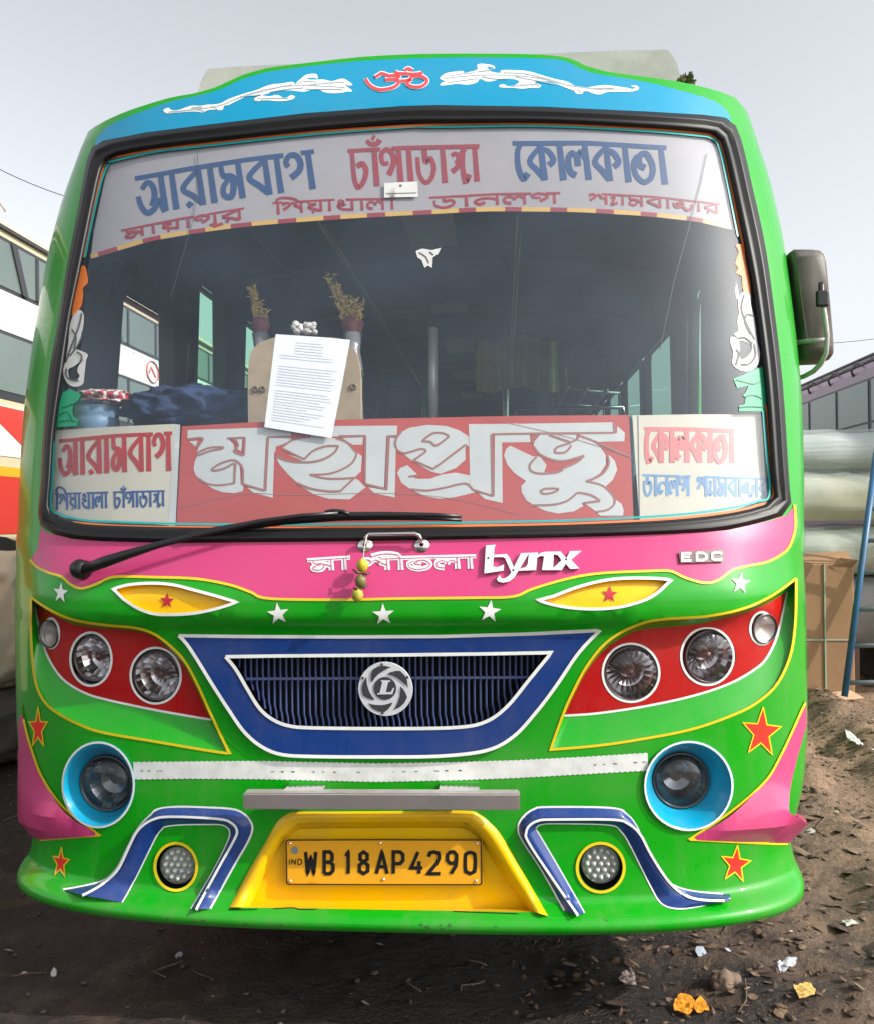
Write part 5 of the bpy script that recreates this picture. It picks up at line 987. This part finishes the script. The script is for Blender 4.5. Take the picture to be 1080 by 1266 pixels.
r1 = t.nodes.new('ShaderNodeValToRGB'); e = r1.color_ramp.elements; e[0].position = .36; e[0].color = (.017, .012, .0095, 1); e[1].position = .70; e[1].color = (.34, .225, .15, 1)
m_ = t.nodes.new('ShaderNodeMath'); m_.operation = 'MULTIPLY_ADD'; m_.inputs[1].default_value = .55; t.links.new(n1.outputs['Fac'], m_.inputs[0])
m2 = t.nodes.new('ShaderNodeMath'); m2.operation = 'MULTIPLY'; m2.inputs[1].default_value = .45; t.links.new(n2.outputs['Fac'], m2.inputs[0]); t.links.new(m2.outputs[0], m_.inputs[2])
# wet mud and the bus's shade both darkened into the colour of the bay, drier trodden earth on the path beside it: each with its own ragged outline
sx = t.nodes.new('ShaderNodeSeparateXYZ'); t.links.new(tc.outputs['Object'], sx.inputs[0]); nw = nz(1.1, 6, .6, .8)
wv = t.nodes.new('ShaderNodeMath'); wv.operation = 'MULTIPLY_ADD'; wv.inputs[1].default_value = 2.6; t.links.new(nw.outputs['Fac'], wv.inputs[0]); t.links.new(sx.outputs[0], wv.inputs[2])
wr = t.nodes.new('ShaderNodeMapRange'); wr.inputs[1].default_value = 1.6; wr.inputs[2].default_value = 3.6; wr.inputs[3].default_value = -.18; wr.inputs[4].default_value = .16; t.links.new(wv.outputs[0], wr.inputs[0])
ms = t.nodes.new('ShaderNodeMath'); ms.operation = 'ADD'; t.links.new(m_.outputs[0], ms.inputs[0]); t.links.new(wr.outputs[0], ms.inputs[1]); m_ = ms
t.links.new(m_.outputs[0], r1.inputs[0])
mx = t.nodes.new('ShaderNodeMix'); mx.data_type = 'RGBA'; mx.blend_type = 'MULTIPLY'; mx.inputs[0].default_value = .8
r3 = t.nodes.new('ShaderNodeValToRGB'); r3.color_ramp.elements[0].position = .35; r3.color_ramp.elements[0].color = (.45, .43, .42, 1); r3.color_ramp.elements[1].position = .62; r3.color_ramp.elements[1].color = (1.15, 1.12, 1.08, 1); t.links.new(n3.outputs['Fac'], r3.inputs[0])
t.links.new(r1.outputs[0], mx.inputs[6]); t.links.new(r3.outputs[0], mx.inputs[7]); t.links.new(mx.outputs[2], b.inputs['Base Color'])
rr = t.nodes.new('ShaderNodeMapRange'); rr.inputs[1].default_value = .38; rr.inputs[2].default_value = .6; rr.inputs[3].default_value = .38; rr.inputs[4].default_value = .92; t.links.new(m_.outputs[0], rr.inputs[0]); t.links.new(rr.outputs[0], b.inputs['Roughness'])
bp = t.nodes.new('ShaderNodeBump'); bp.inputs['Strength'].default_value = .9; bp.inputs['Distance'].default_value = .03; ad = t.nodes.new('ShaderNodeMath'); ad.operation = 'ADD'; t.links.new(n2.outputs['Fac'], ad.inputs[0]); t.links.new(n3.outputs['Fac'], ad.inputs[1]); t.links.new(ad.outputs[0], bp.inputs['Height']); t.links.new(bp.outputs[0], b.inputs['Normal'])
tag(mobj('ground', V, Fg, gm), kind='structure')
def gp(px, py):
    p = atZ(px, py, 0.0)
    for _ in range(3): p = atZ(px, py, gz(p[0], p[1]))
    return p
# trodden litter: leaf bits, twigs, grit
def litter(name, N, size, mats_, seed, reg, flat=.25):
    r_ = random.Random(seed); mb = MB()
    for i in range(N):
        x, y = r_.uniform(*reg[0]), r_.uniform(*reg[1])
        if noise.noise(Vector((x * 1.3, y * 1.3, seed))) < r_.uniform(-.5, .25): continue
        s = size * r_.uniform(.35, 1.5); a = r_.uniform(0, 6.28); tx, ty = r_.uniform(-flat, flat), r_.uniform(-flat, flat); z = gz(x, y) + .003 + s * .12; u = np.array([math.cos(a), math.sin(a), tx]) * s; v = np.array([-math.sin(a), math.cos(a), ty]) * s * r_.uniform(.25, .8); c = np.array([x, y, z]); mid = np.array([0, 0, s * r_.uniform(-.2, .35)])
        mb.add([c - u, c - u * .3 - v, c + u * .5 - v * .8, c + u, c + u * .4 + v, c - u * .4 + v * .9, c + mid], [(0, 1, 6), (1, 2, 6), (2, 3, 6), (3, 4, 6), (4, 5, 6), (5, 0, 6)], r_.randrange(len(mats_)))
    o = mb.build(name, mats_, None, False); return tag(o, kind='stuff')
LM = [mat('litter_' + str(i), c, .8) for i, c in enumerate([(.085, .052, .03), (.12, .075, .045), (.05, .032, .022), (.15, .10, .06), (.06, .04, .03)])]
tag(litter('leaf_litter', 7500, .015, LM, 11, ((.35, 4.2), (-.5, 5))), 'brown trampled leaf litter scattered over the muddy ground', 'litter')
tag(litter('bark_flakes', 420, .034, LM, 14, ((.5, 3.0), (-.4, 2.4)), .35), 'larger flat flakes of bark and peel trodden into the mud right of the bus', 'litter')
tag(litter('paper_litter', 260, .02, [mat('scrap_' + str(i), c, .7) for i, c in enumerate([(.5, .5, .5), (.38, .36, .34), (.55, .45, .38), (.3, .34, .4)])], 12, ((-3.2, 4.5), (-.4, 6.5)), .5), 'tiny pale scraps of paper and plastic trodden into the mud', 'litter')
def pebbles(name, N, size, m, seed, reg):
    r_ = random.Random(seed); mb = MB(); bm = bmesh.new(); bmesh.ops.create_icosphere(bm, subdivisions=1, radius=1); BV = [np.array(v.co) for v in bm.verts]; BF = [[v.index for v in f.verts] for f in bm.faces]; bm.free()
    for i in range(N):
        x, y = r_.uniform(*reg[0]), r_.uniform(*reg[1]); s = size * r_.random() ** 2 * 1.6 + size * .25; k = np.array([r_.uniform(.6, 1.5), r_.uniform(.6, 1.5), r_.uniform(.25, .6)]) * s; c = np.array([x, y, gz(x, y) + k[2] * .3])
        mb.add([c + v * k * r_.uniform(.8, 1.2) for v in BV], BF)
    return tag(mb.build(name, m, None, True), kind='stuff')
tag(pebbles('dirt_clods', 7000, .0065, mat('clod', (.085, .058, .042), .95, var=.5, vscale=8), 21, ((-3.4, 4.8), (-.6, 7))), 'crumbly brown clods and grit on the ground', 'dirt')
mb = MB(); r_ = random.Random(31)
for i in range(260):
    x, y = r_.uniform(-3, 4.2), r_.uniform(-.4, 5); a = r_.uniform(0, 6.28); l = r_.uniform(.05, .22); pts = []
    for k in range(4): xx, yy = x + math.cos(a + .25 * k * r_.uniform(-1, 1)) * l * k / 3, y + math.sin(a) * l * k / 3; pts.append((xx, yy, gz(xx, yy) + .006))
    mb.tube(pts, r_.uniform(.0015, .004), 4)
tag(tag(mb.build('twigs', mat('twig', (.12, .085, .055), .85)), 'thin dry twigs and straws scattered on the mud', 'litter'), kind='stuff')
# single scraps one can point to
def scrap(name, poly, m, label, cat_, lift=.012, seed=0):
    r_ = random.Random(seed); P = [gp(*p) for p in poly]; c = np.mean(P, 0); z = max(gz(p[0], p[1]) for p in P) + .006; P = np.array(P)[:, :2]; P = np.array(dens(P, .008)); lo, hi = P.min(0), P.max(0)
    g = np.stack(np.meshgrid(np.arange(lo[0], hi[0], .006), np.arange(lo[1], hi[1], .006)), -1).reshape(-1, 2); g = g[inside(g, P)]; E_ = [(i, (i + 1) % len(P)) for i in range(len(P))]
    vs, es, fs, *_ = delaunay_2d_cdt([Vector(map(float, p)) for p in list(P) + list(g)], E_, [], 0, 1e-6, False); vs = np.array([(v[0], v[1]) for v in vs]); fs = np.array(fs); fs = fs[inside(vs[fs].mean(1), P)]
    hgt = [z + lift * (.45 * abs(noise.noise(Vector((a * 26, b_ * 26, seed)))) + .8 * abs(noise.noise(Vector((a * 60, b_ * 60, seed + 5))))) for a, b_ in vs]
    return tag(mobj(name, [(a, b_, h_) for (a, b_), h_ in zip(vs, hgt)], fs, m, None, True), label, cat_)
MAR = mat('marigold', (.80, .30, .01), .8, var=.25, vscale=60, bump=.4, bscale=200); SCW = mat('scrap_white', (.62, .60, .58), .8, var=.2, vscale=20); SCP = mat('scrap_pink', (.60, .48, .42), .8, var=.2, vscale=20)
scrap('marigold_blossom', ell(846, 1251, 14, 8.5, 14), MAR, 'larger flattened orange marigold head at the bottom edge of the ground', 'flower', .02, 1); scrap('marigold_blossom', ell(866, 1253, 10, 7, 12), MAR, 'smaller torn marigold head touching the larger orange one', 'flower', .02, 2)
scrap('paper_scrap', [(764,1213),(778,1206),(784,1212),(786,1228),(776,1226),(767,1224)], SCP, 'creased pinkish paper scrap on dark mud below the bumper', 'paper scrap', .03, 3)
scrap('paper_scrap', [(1044,918),(1055,922),(1068,929),(1060,931),(1047,929)], SCW, 'white paper scrap lying far off right of the bus by the box', 'paper scrap', .03, 4)
scrap('paper_scrap', [(980,1226),(1000,1222),(1008,1230),(1006,1240),(988,1240)], mat('scrap_yellow', (.55, .36, .10), .8), 'yellow paper scrap at the lower right of the ground', 'paper scrap', .02, 5)
scrap('plastic_scrap', [(960,1199),(974,1197),(986,1200),(980,1207),(964,1208)], mat('scrap_foil', (.5, .52, .55), .3), 'crumpled silvery plastic scrap on the mud at lower right', 'plastic scrap', .03, 6)
scrap('paper_scrap', [(1040,1142),(1058,1141),(1062,1147),(1046,1151)], mat('scrap_grey', (.40, .40, .34), .8), 'long pale grey scrap near the right edge of the ground', 'paper scrap', .02, 7)
def rock(name, px, py, s, label, seed, m=None):
    c = gp(px, py); bm = bmesh.new(); bmesh.ops.create_icosphere(bm, subdivisions=4, radius=1)
    for v in bm.verts: d = v.co.copy(); k = 1 + (.3 if s[0] < .1 else .1) * noise.fractal(d * 1.4 + Vector((seed, 0, 0)), 1, 2, 4); v.co = Vector((c[0] + d.x * k * s[0], c[1] + d.y * k * s[1], c[2] + d.z * k * s[2]))
    o = mobj(name, [v.co for v in bm.verts], [[v.index for v in f.verts] for f in bm.faces], m or mat('rock', (.20, .14, .10), .9, var=.4, vscale=12, bump=.4, bscale=40)); bm.free(); return tag(o, label, 'stone')
rock('stone', 896, 1214, (.05, .04, .03), 'grey brown stone half buried in the mud below the bumper corner', 1)

# ------------------------------------------------------------------ parked coach on the left
XL = -3.28; sc_ = (.00591)
def zl_(y0): return 1.52 + (640 - y0) * sc_
CO = thing('parked_coach', 'tall cream and white two tier sleeper coach parked left of the green bus', 'coach', (XL - 1.2, 8, 0))
CRM = mat('coach_cream', (.62, .50, .34), .45, coat=.2, var=.15, vscale=2); CWH = mat('coach_white', (.72, .71, .70), .4, coat=.2, var=.12, vscale=2); CRED = mat('coach_red', (.55, .04, .03), .4, coat=.2); CBL = mat('coach_black', (.03, .03, .035), .4); COR = mat('coach_orange', (.75, .35, .02), .4)
CG = mat('coach_glass', (.12, .16, .15), .06, spec=.8, var=.3, vscale=.6)
ya, yb = .6, 15.0; zr0, zgut, zu1, zu0, zw1, zw0 = zl_(239), zl_(277), zl_(291), zl_(351), zl_(407), zl_(480)
mb = MB()
prof = [(XL, .55), (XL, zgut), (XL - .06, zgut + .10), (XL - .2, zr0 - .08), (XL - .45, zr0), (XL - 1.25, zr0 + .08), (XL - 2.1, zr0), (XL - 2.35, zr0 - .1), (XL - 2.5, zgut), (XL - 2.5, .55)]
n = len(prof); mb.add([(x, y, z) for y in (ya, yb) for x, z in prof], [(i, n + i, n + i + 1, i + 1) for i in range(n - 1)] + [tuple(range(n))[::-1], tuple(range(n, 2 * n))])
mb.build('coach_body', CRM, CO, False)
def band(name, z0, z1, m, dx, y0=ya + .02, y1=yb - .02): q = MB(); q.box((XL - .004, y0, z0), (XL + dx, y1, z1)); return q.build(name, m, CO, False)
band('white_band', zw1 + .02, zu0 - .02, CWH, .006); band('drip_rail', zgut - .014, zgut + .012, CBL, .03); band('window_recess', zu0 - .02, zu1 + .02, CBL, .004); band('window_recess', zw0 - .05, zw1 + .02, CBL, .004)
band('stripe_panel', zl_(559), zl_(497), CWH, .006); band('yellow_stripe', zl_(584), zl_(572), COR, .008); band('skirt', zl_(655), zl_(584) - .002, CRED, .006)
for k in range(8):
    y0 = 1.5 + k * 1.7
    for z0, z1 in ((zu0, zu1), (zw0, zw1)):
        q = MB(); q.box((XL, y0 + .03, z0 + .01), (XL + .010, y0 + 1.66, z1 - .01)); wn = q.build('window', CG, CO, False)
        q = MB(); q.box((XL, y0 + .98, z0 + .01), (XL + .018, y0 + 1.02, z1 - .01)); q.build('window_rail', CBL, wn, False)
for k in range(8):
    y0 = 1.5 + k * 1.7; q = MB(); q.add([(XL + .022, y0 + .62, zu1), (XL + .022, y0 + .70, zu1), (XL + .022, y0 + .86, zu0), (XL + .022, y0 + .78, zu0), (XL + .012, y0 + .62, zu1), (XL + .012, y0 + .70, zu1), (XL + .012, y0 + .86, zu0), (XL + .012, y0 + .78, zu0)], [(0, 1, 2, 3), (0, 3, 7, 4), (1, 5, 6, 2)]); q.build('slant_rail', CBL, CO, False)
q = MB()
for k in range(60): q.lathe([(.012, 0), (.008, .006), (.0005, .007)], (XL + .006, 1.2 + k * .22, zu0 - .05), (1, 0, 0), 6)
q.build('rivet_row', mat('rivet_grey', (.4, .4, .4), .5), CO)
for k in range(7):
    y0 = 1.2 + k * 2.2; m = [CBL, CRED][k % 2]; zb, zt_ = zl_(557), zl_(498)
    for off_, wd, mm in ((0, .62, CRED), (.62, 1.0, CBL)):
        mobj('slant_stripe', [(XL + .009, y0 + off_ + .75, zb), (XL + .009, y0 + off_ + wd + .75, zb), (XL + .009, y0 + off_ + wd, zt_), (XL + .009, y0 + off_, zt_)], [(0, 1, 2, 3)], mm, CO, False)
for y0 in (3.05, 6.5, 9.9):
    q = MB(); cz = (zw1 + zu0) / 2
    for rr in (.13,): q.tube([(XL + .012, y0 + rr * 1.2 * math.cos(a), cz + rr * .85 * math.sin(a)) for a in np.linspace(0, 6.283, 21)], .012, 4, caps=False, flat=.3)
    q.tube([(XL + .012, y0 + .09, cz - .04), (XL + .012, y0 - .03, cz + .05), (XL + .012, y0 - .08, cz - .02)], .014, 4, flat=.3); q.build('side_emblem', mat('pale_red', (.62, .16, .13), .5), CO, False)
for y0 in (3.6, 11.2):
    q = MB(); q.lathe([(.0005, .0), (.80, .0), (.80, .012), (.0005, .012)], (XL + .004, y0, .62), (1, 0, 0), 36); q.build('wheel_arch', CBL, CO, False)
    q = MB().lathe([(.28, -.1), (.5, -.1), (.56, -.05), (.57, .03), (.5, .09), (.3, .09), (.24, .05), (.12, .06), (.0005, .1)], (XL - .02, y0, .575), (1, 0, 0), 36).build('wheel', MATS['tyre_rubber'], CO)
q = MB()
for k in range(5): q.tube([(XL - .1, 2 + k * .9, zgut + .16), (XL - .06, 2 + k * .9, zgut + .22), (XL - .1, 2.15 + k * .9, zgut + .2)], .008, 5)
q.build('roof_hook', mat('hook_cream', (.5, .45, .38), .5), CO)
# the ends of the coach
for yy, sg in ((ya, -1), (yb, 1)):
    def ebox(name, x0, x1, z0, z1, d, m, bev=0): q = MB(); y2 = yy + sg * d; q.box((XL - 2.5 + x0, min(yy, y2), z0), (XL - 2.5 + x1, max(yy, y2), z1), bev=bev); return q.build(name, m, CO, False)
    ebox('end_screen', .15, 2.35, 1.75, 3.25, .02, CG); ebox('end_band', .05, 2.45, 1.2, 1.62, .016, CRED); ebox('end_stripe', .05, 2.45, 1.63, 1.70, .018, COR); ebox('bumper', -.02, 2.52, .5, .82, .12, CBL, .03)
    for x0 in (.15, 1.95): q = MB(); q.lathe([(.17, 0), (.17, .03), (.14, .05), (.0005, .06)], (XL - 2.5 + x0 + .2, yy, 1.0), (0, sg, 0), 20); q.build('headlamp', REFL, CO)
# cream sacks beside it
SK = mat('sack_cream', (.52, .45, .33), .85, var=.25, vscale=3, bump=.35, bscale=14)
def lump3(name, c, R, m, seed, label, cat_, lob=1.6, amp=.16, pw=.62, group=None):
    bm = bmesh.new(); bmesh.ops.create_icosphere(bm, subdivisions=5, radius=1)
    for v in bm.verts:
        d = v.co.normalized(); k = 1 + amp * noise.fractal(d * lob + Vector((seed * 2.7, 0, 0)), 1, 2, 4); e_ = [math.copysign(abs(a) ** pw, a) for a in d]; v.co = Vector([c[i] + e_[i] * k * R[i] for i in range(3)])
    zmn = min(v.co.z for v in bm.verts)
    o = mobj(name, [v.co for v in bm.verts], [[v.index for v in f.verts] for f in bm.faces], m); bm.free(); return tag(o, label, cat_, group)
lump3('cream_sack', (-2.93, 3.35, .88), (.33, .5, .46), SK, 1, 'bulging cream coloured sack stacked at the left edge beside the coach', 'sack')
lump3('dark_sack', (-2.95, 3.3, .21), (.4, .6, .24), mat('sack_dark', (.05, .045, .04), .9, bump=.3, bscale=20), 2, 'flattened dark sack lying under the cream sack on the ground', 'sack')

# ------------------------------------------------------------------ purple bus far right, bundles, box, ladder
XR = 4.25
PB_ = thing('parked_bus', 'mauve bus with a roof rack parked behind the wrapped bundles at right', 'bus', (XR + 1.2, 12, 0))
PUR = mat('mauve_paint', (.36, .19, .30), .4, coat=.3, var=.12, vscale=2); zR = 3.1
def zr2(y1080): return 1.52 + (640 - y1080) * 9.05 / 1100
prof = [(XR, .5), (XR, zr2(452)), (XR + .05, zr2(443)), (XR + .3, zR + .02), (XR + 1.2, zR + .08), (XR + 2.2, zR), (XR + 2.45, zr2(452)), (XR + 2.45, .5)]; n = len(prof); mb = MB()
mb.add([(x, y, z) for y in (5.2, 17.5) for x, z in prof], [(i, i + 1, n + i + 1, n + i) for i in range(n - 1)] + [tuple(range(n)), tuple(range(n, 2 * n))[::-1]]); mb.build('bus_body', PUR, PB_, False)
q = MB(); q.box((XR - .012, 5.3, zr2(545)), (XR + .01, 17.4, zr2(465))); q.build('window_recess', CBL, PB_, False)
for k in range(13):
    y0 = 5.4 + k * .92; q = MB(); q.box((XR - .02, y0 + .03, zr2(521)), (XR, y0 + .86, zr2(468))); wn = q.build('window', CG, PB_, False)
    q = MB(); q.box((XR - .02, y0 + .03, zr2(543)), (XR, y0 + .86, zr2(524))); q.build('lower_pane', CG, wn, False)
q = MB(); rk = mat('rack_metal', (.16, .13, .15), .5)
for z in (.09, .15): q.tube([(XR + .12, 6, zR + z), (XR + .12, 17, zR + z)], .018, 6)
for k in range(23): q.tube([(XR + .12, 6 + k * .5, zR - .05), (XR + .12, 6 + k * .5, zR + .15)], .012, 5)
for k in range(16): q.tube([(XR + .12, 6.2 + k * .7, zR + .02), (XR + .0, 6.2 + k * .7, zR + .08), (XR - .04, 6.25 + k * .7, zR - .0), (XR + .0, 6.3 + k * .7, zR - .05)], .014, 5)
q.build('roof_rack', rk, PB_)
q = MB(); q.box((XR + .22, 6.1, zR + .03), (XR + 2.1, 16.8, zR + .24), bev=.08); q.build('roof_cover', mat('cover_grey', (.38, .36, .38), .7, var=.2, vscale=2), PB_, False)
for yy in (8, 14.5): MB().lathe([(.28, -.1), (.47, -.1), (.5, 0), (.47, .1), (.28, .1), (.0005, .06)], (XR + .15, yy, .5), (-1, 0, 0), 28).build('wheel', MATS['tyre_rubber'], PB_)
def pbox(name, x0, x1, z0, z1, d, m, bev=0): q = MB(); q.box((XR + x0, 5.2 - d, z0), (XR + x1, 5.2, z1), bev=bev); return q.build(name, m, PB_, False)
pbox('end_screen', .2, 2.25, 1.6, 2.6, .02, CG); pbox('end_band', .06, 2.39, 1.15, 1.5, .014, CWH); pbox('bumper', -.03, 2.48, .45, .72, .12, CBL, .03); pbox('number_board', .85, 1.6, .85, 1.0, .02, MATS['plate_amber'])
for x0 in (.3, 2.15): q = MB(); q.lathe([(.13, 0), (.13, .03), (.1, .045), (.0005, .05)], (XR + x0, 5.2, .95), (0, -1, 0), 20); q.build('tail_lamp', RED, PB_)
# bundles: each is a wrapped stack of sheets
FOAM = mat('foam_sheet', (.50, .54, .45), .6, var=.15, vscale=6, bump=.2, bscale=8); FOAM2 = mat('foam_cream', (.58, .55, .38), .6, var=.12, vscale=6, bump=.2, bscale=8); FOAM3 = mat('foam_blue', (.50, .56, .58), .6, var=.15, vscale=6, bump=.2, bscale=8)
def bundle(z0, z1, y0, x0, x1, m, nlay, label, seed):
    t = thing('wrapped_bundle', label, 'bundle', ((x0 + x1) / 2, y0 + .5, z0), group='wrapped bundles stacked at the right'); q = MB(); NX, NZ = 46, 26
    us, vs_ = np.linspace(0, 1, NX), np.linspace(0, 1, NZ); H_ = z1 - z0
    def edge(u, v_): return z0 + v_ * H_ + v_ * (.022 * noise.noise(Vector((u * 6, 1, seed))) - .018 * math.sin(u * 3.1))
    V = []
    for v_ in vs_:
        for u in us:
            bul = .05 - .13 * (1 - abs(2 * v_ - 1) ** 3) + .004 * math.sin(v_ * nlay * 6.283 + 1.5 * noise.noise(Vector((u * 3, v_ * 3, seed)))) + .016 * noise.noise(Vector((u * 7, v_ * 4, seed + 3)))
            V.append((x0 + u * (x1 - x0), y0 + .05 + bul, edge(u, v_)))
    for u in us: V.append((x0 + u * (x1 - x0), y0 + .95, edge(u, 1)))
    for u in us: V.append((x0 + u * (x1 - x0), y0 + .95, z0))
    q.add(V, [(r * NX + i, r * NX + i + 1, (r + 1) * NX + i + 1, (r + 1) * NX + i) for r in range(NZ + 1) for i in range(NX - 1)] + [[r * NX for r in range(NZ + 2)][::-1], [r * NX + NX - 1 for r in range(NZ + 2)]])
    q.build('sheets', m, t)
    us = np.linspace(0, 1, 20); V = []
    for zz in np.linspace(z0 - .005, z1 + .012, 7): V += [(x0 - .03 + u * (x1 - x0 + .06), y0 - .065 + .09 * abs(2 * (zz - z0) / (z1 - z0) - 1) ** 3 + .03 * noise.noise(Vector((u * 7, zz * 9, seed + 8))) , zz + .015 * noise.noise(Vector((u * 5, 3, seed)))) for u in us]
    V += [(x0 - .03 + u * (x1 - x0 + .06), y0 + .9, z1 + .012 + .03 * noise.noise(Vector((u * 5, 8, seed)))) for u in us]
    q = MB(); q.add(V, [(r * 20 + i, r * 20 + i + 1, (r + 1) * 20 + i + 1, (r + 1) * 20 + i) for r in range(7) for i in range(19)]); q.build('film', PLASTIC, t)
YBd = 5.55; kz = 8.05 / 1100
def zz_(y): return 1.52 + (640 - y) * kz
x0b, x1b = 2.3, 4.05
bundle(zz_(588), zz_(540), YBd, x0b, x1b - .05, FOAM3, 9, 'bluish white wrapped bundle at the top of the stack right of the bus', 1)
bundle(zz_(648), zz_(590), YBd - .04, x0b, x1b, FOAM2, 12, 'cream wrapped bundle second from the top of the stack', 2)
bundle(zz_(712), zz_(656), YBd, x0b, x1b, FOAM, 11, 'greyish wrapped bundle behind the top of the cardboard box', 3)
bundle(zz_(800), zz_(718), YBd + .05, x0b, x1b, mat('foam_dark', (.10, .09, .10), .7, var=.3, vscale=5), 4, 'dark wrapped bundle at the bottom of the stack behind the ladder', 4)
q = MB(); 
for i in range(4): q.box((x0b + .1 + i * .45, YBd, -.06), (x0b + .25 + i * .45, YBd + .9, zz_(800) - .012), bev=.01)
tag(q.build('wooden_skid', mat('skid_wood', (.14, .09, .06), .85, var=.4, vscale=10), None, False), 'dark wooden skid carrying the bottom wrapped bundle', 'pallet')
# cardboard box
CARD = mat('cardboard', (.31, .175, .088), .8, var=.15, vscale=3, bump=.1, bscale=30)
bxl, bxr = atY(985, 855, 4.95), atY(1057, 855, 4.95); zt = atY(1030, 697, 4.95)[2]
bo = thing('cardboard_box', 'tall brown cardboard box tied with string leaning by the bundles', 'box', (float((bxl[0] + bxr[0]) / 2), 5.2, 0))
q = MB(); q.box((bxl[0], 4.95, .0), (bxr[0], 5.45, zt), bev=.012); q.build('carton', CARD, bo, False)
q = MB(); q.box((bxl[0] - .006, 4.942, zt * .44), (bxr[0] + .004, 4.952, zt * .45)); q.box((bxl[0] + .22, 4.94, .02), (bxl[0] + .232, 4.951, zt + .004)); q.build('string', mat('string_green', (.30, .36, .28), .7), bo, False)
q = MB(); q.add([(bxl[0] + .02, 4.96, zt + .004), (bxr[0] - .01, 4.96, zt + .004), (bxr[0] + .05, 5.2, zt + .09), (bxl[0] + .06, 5.2, zt + .07)], [(0, 1, 2, 3)]); q.add([(bxr[0] - .18, 4.94, zt - .02), (bxr[0] - .02, 4.93, zt - .03), (bxr[0] + .02, 4.90, zt + .03), (bxr[0] - .12, 4.92, zt + .05)], [(0, 1, 2, 3)]); q.build('flap', CARD, bo, False)
q = MB(); q.add([(bxl[0] + .2, 4.93, .02), (bxl[0] + .3, 4.9, .01), (bxl[0] + .52, 4.92, .03), (bxl[0] + .42, 4.945, .09), (bxl[0] + .26, 4.944, .07)], [(0, 1, 2, 3, 4)]); q.build('torn_corner', mat('card_pale', (.5, .33, .2), .85), bo, False)
# ladder
LAD = mat('ladder_blue', (.03, .12, .24), .4, var=.3, vscale=8); 
la0, la1 = atY(1044, 858, 4.55), atY(1083, 560, 4.9); la0[2] = max(la0[2], gz(la0[0], la0[1])); dx = np.array([.46, -.05, 0])
ld = thing('blue_ladder', 'blue metal ladder leaning on the bundles at the right edge', 'ladder', tuple(la0))
for d in (np.zeros(3), dx): q = MB(); q.tube([la0 + d - (la1 - la0) * .01, la1 + d], .026, 8); q.build('rail', LAD, ld)
for y_ in (845, 801, 757, 712, 672, 632, 595):
    k = (858 - y_) / 298; a = la0 + (la1 - la0) * k; q = MB(); q.tube([a - dx * .02, a + dx * 1.02 + np.array([0, 0, .02])], .018, 8); q.build('rung', mat('rung_grey', (.16, .19, .22), .5), ld)
# overhead wires in the distance
def wire(p, q_, Y0_, Y1_, r, label):
    a, b_ = atY(*p, Y0_), atY(*q_, Y1_); mid = [(a + (b_ - a) * t) - np.array([0, 0, 1.0]) * .35 * 4 * t * (1 - t) for t in np.linspace(0, 1, 15)]; tag(MB().tube(mid, r, 5).build('overhead_wire', BLACK), label, 'wire')
wire((-60, 176), (170, 262), 22, 24, .012, 'thin black overhead wire crossing the sky at upper left')
wire((900, 422), (1180, 400), 30, 30, .010, 'faint overhead wire crossing the sky at right above the mauve bus')
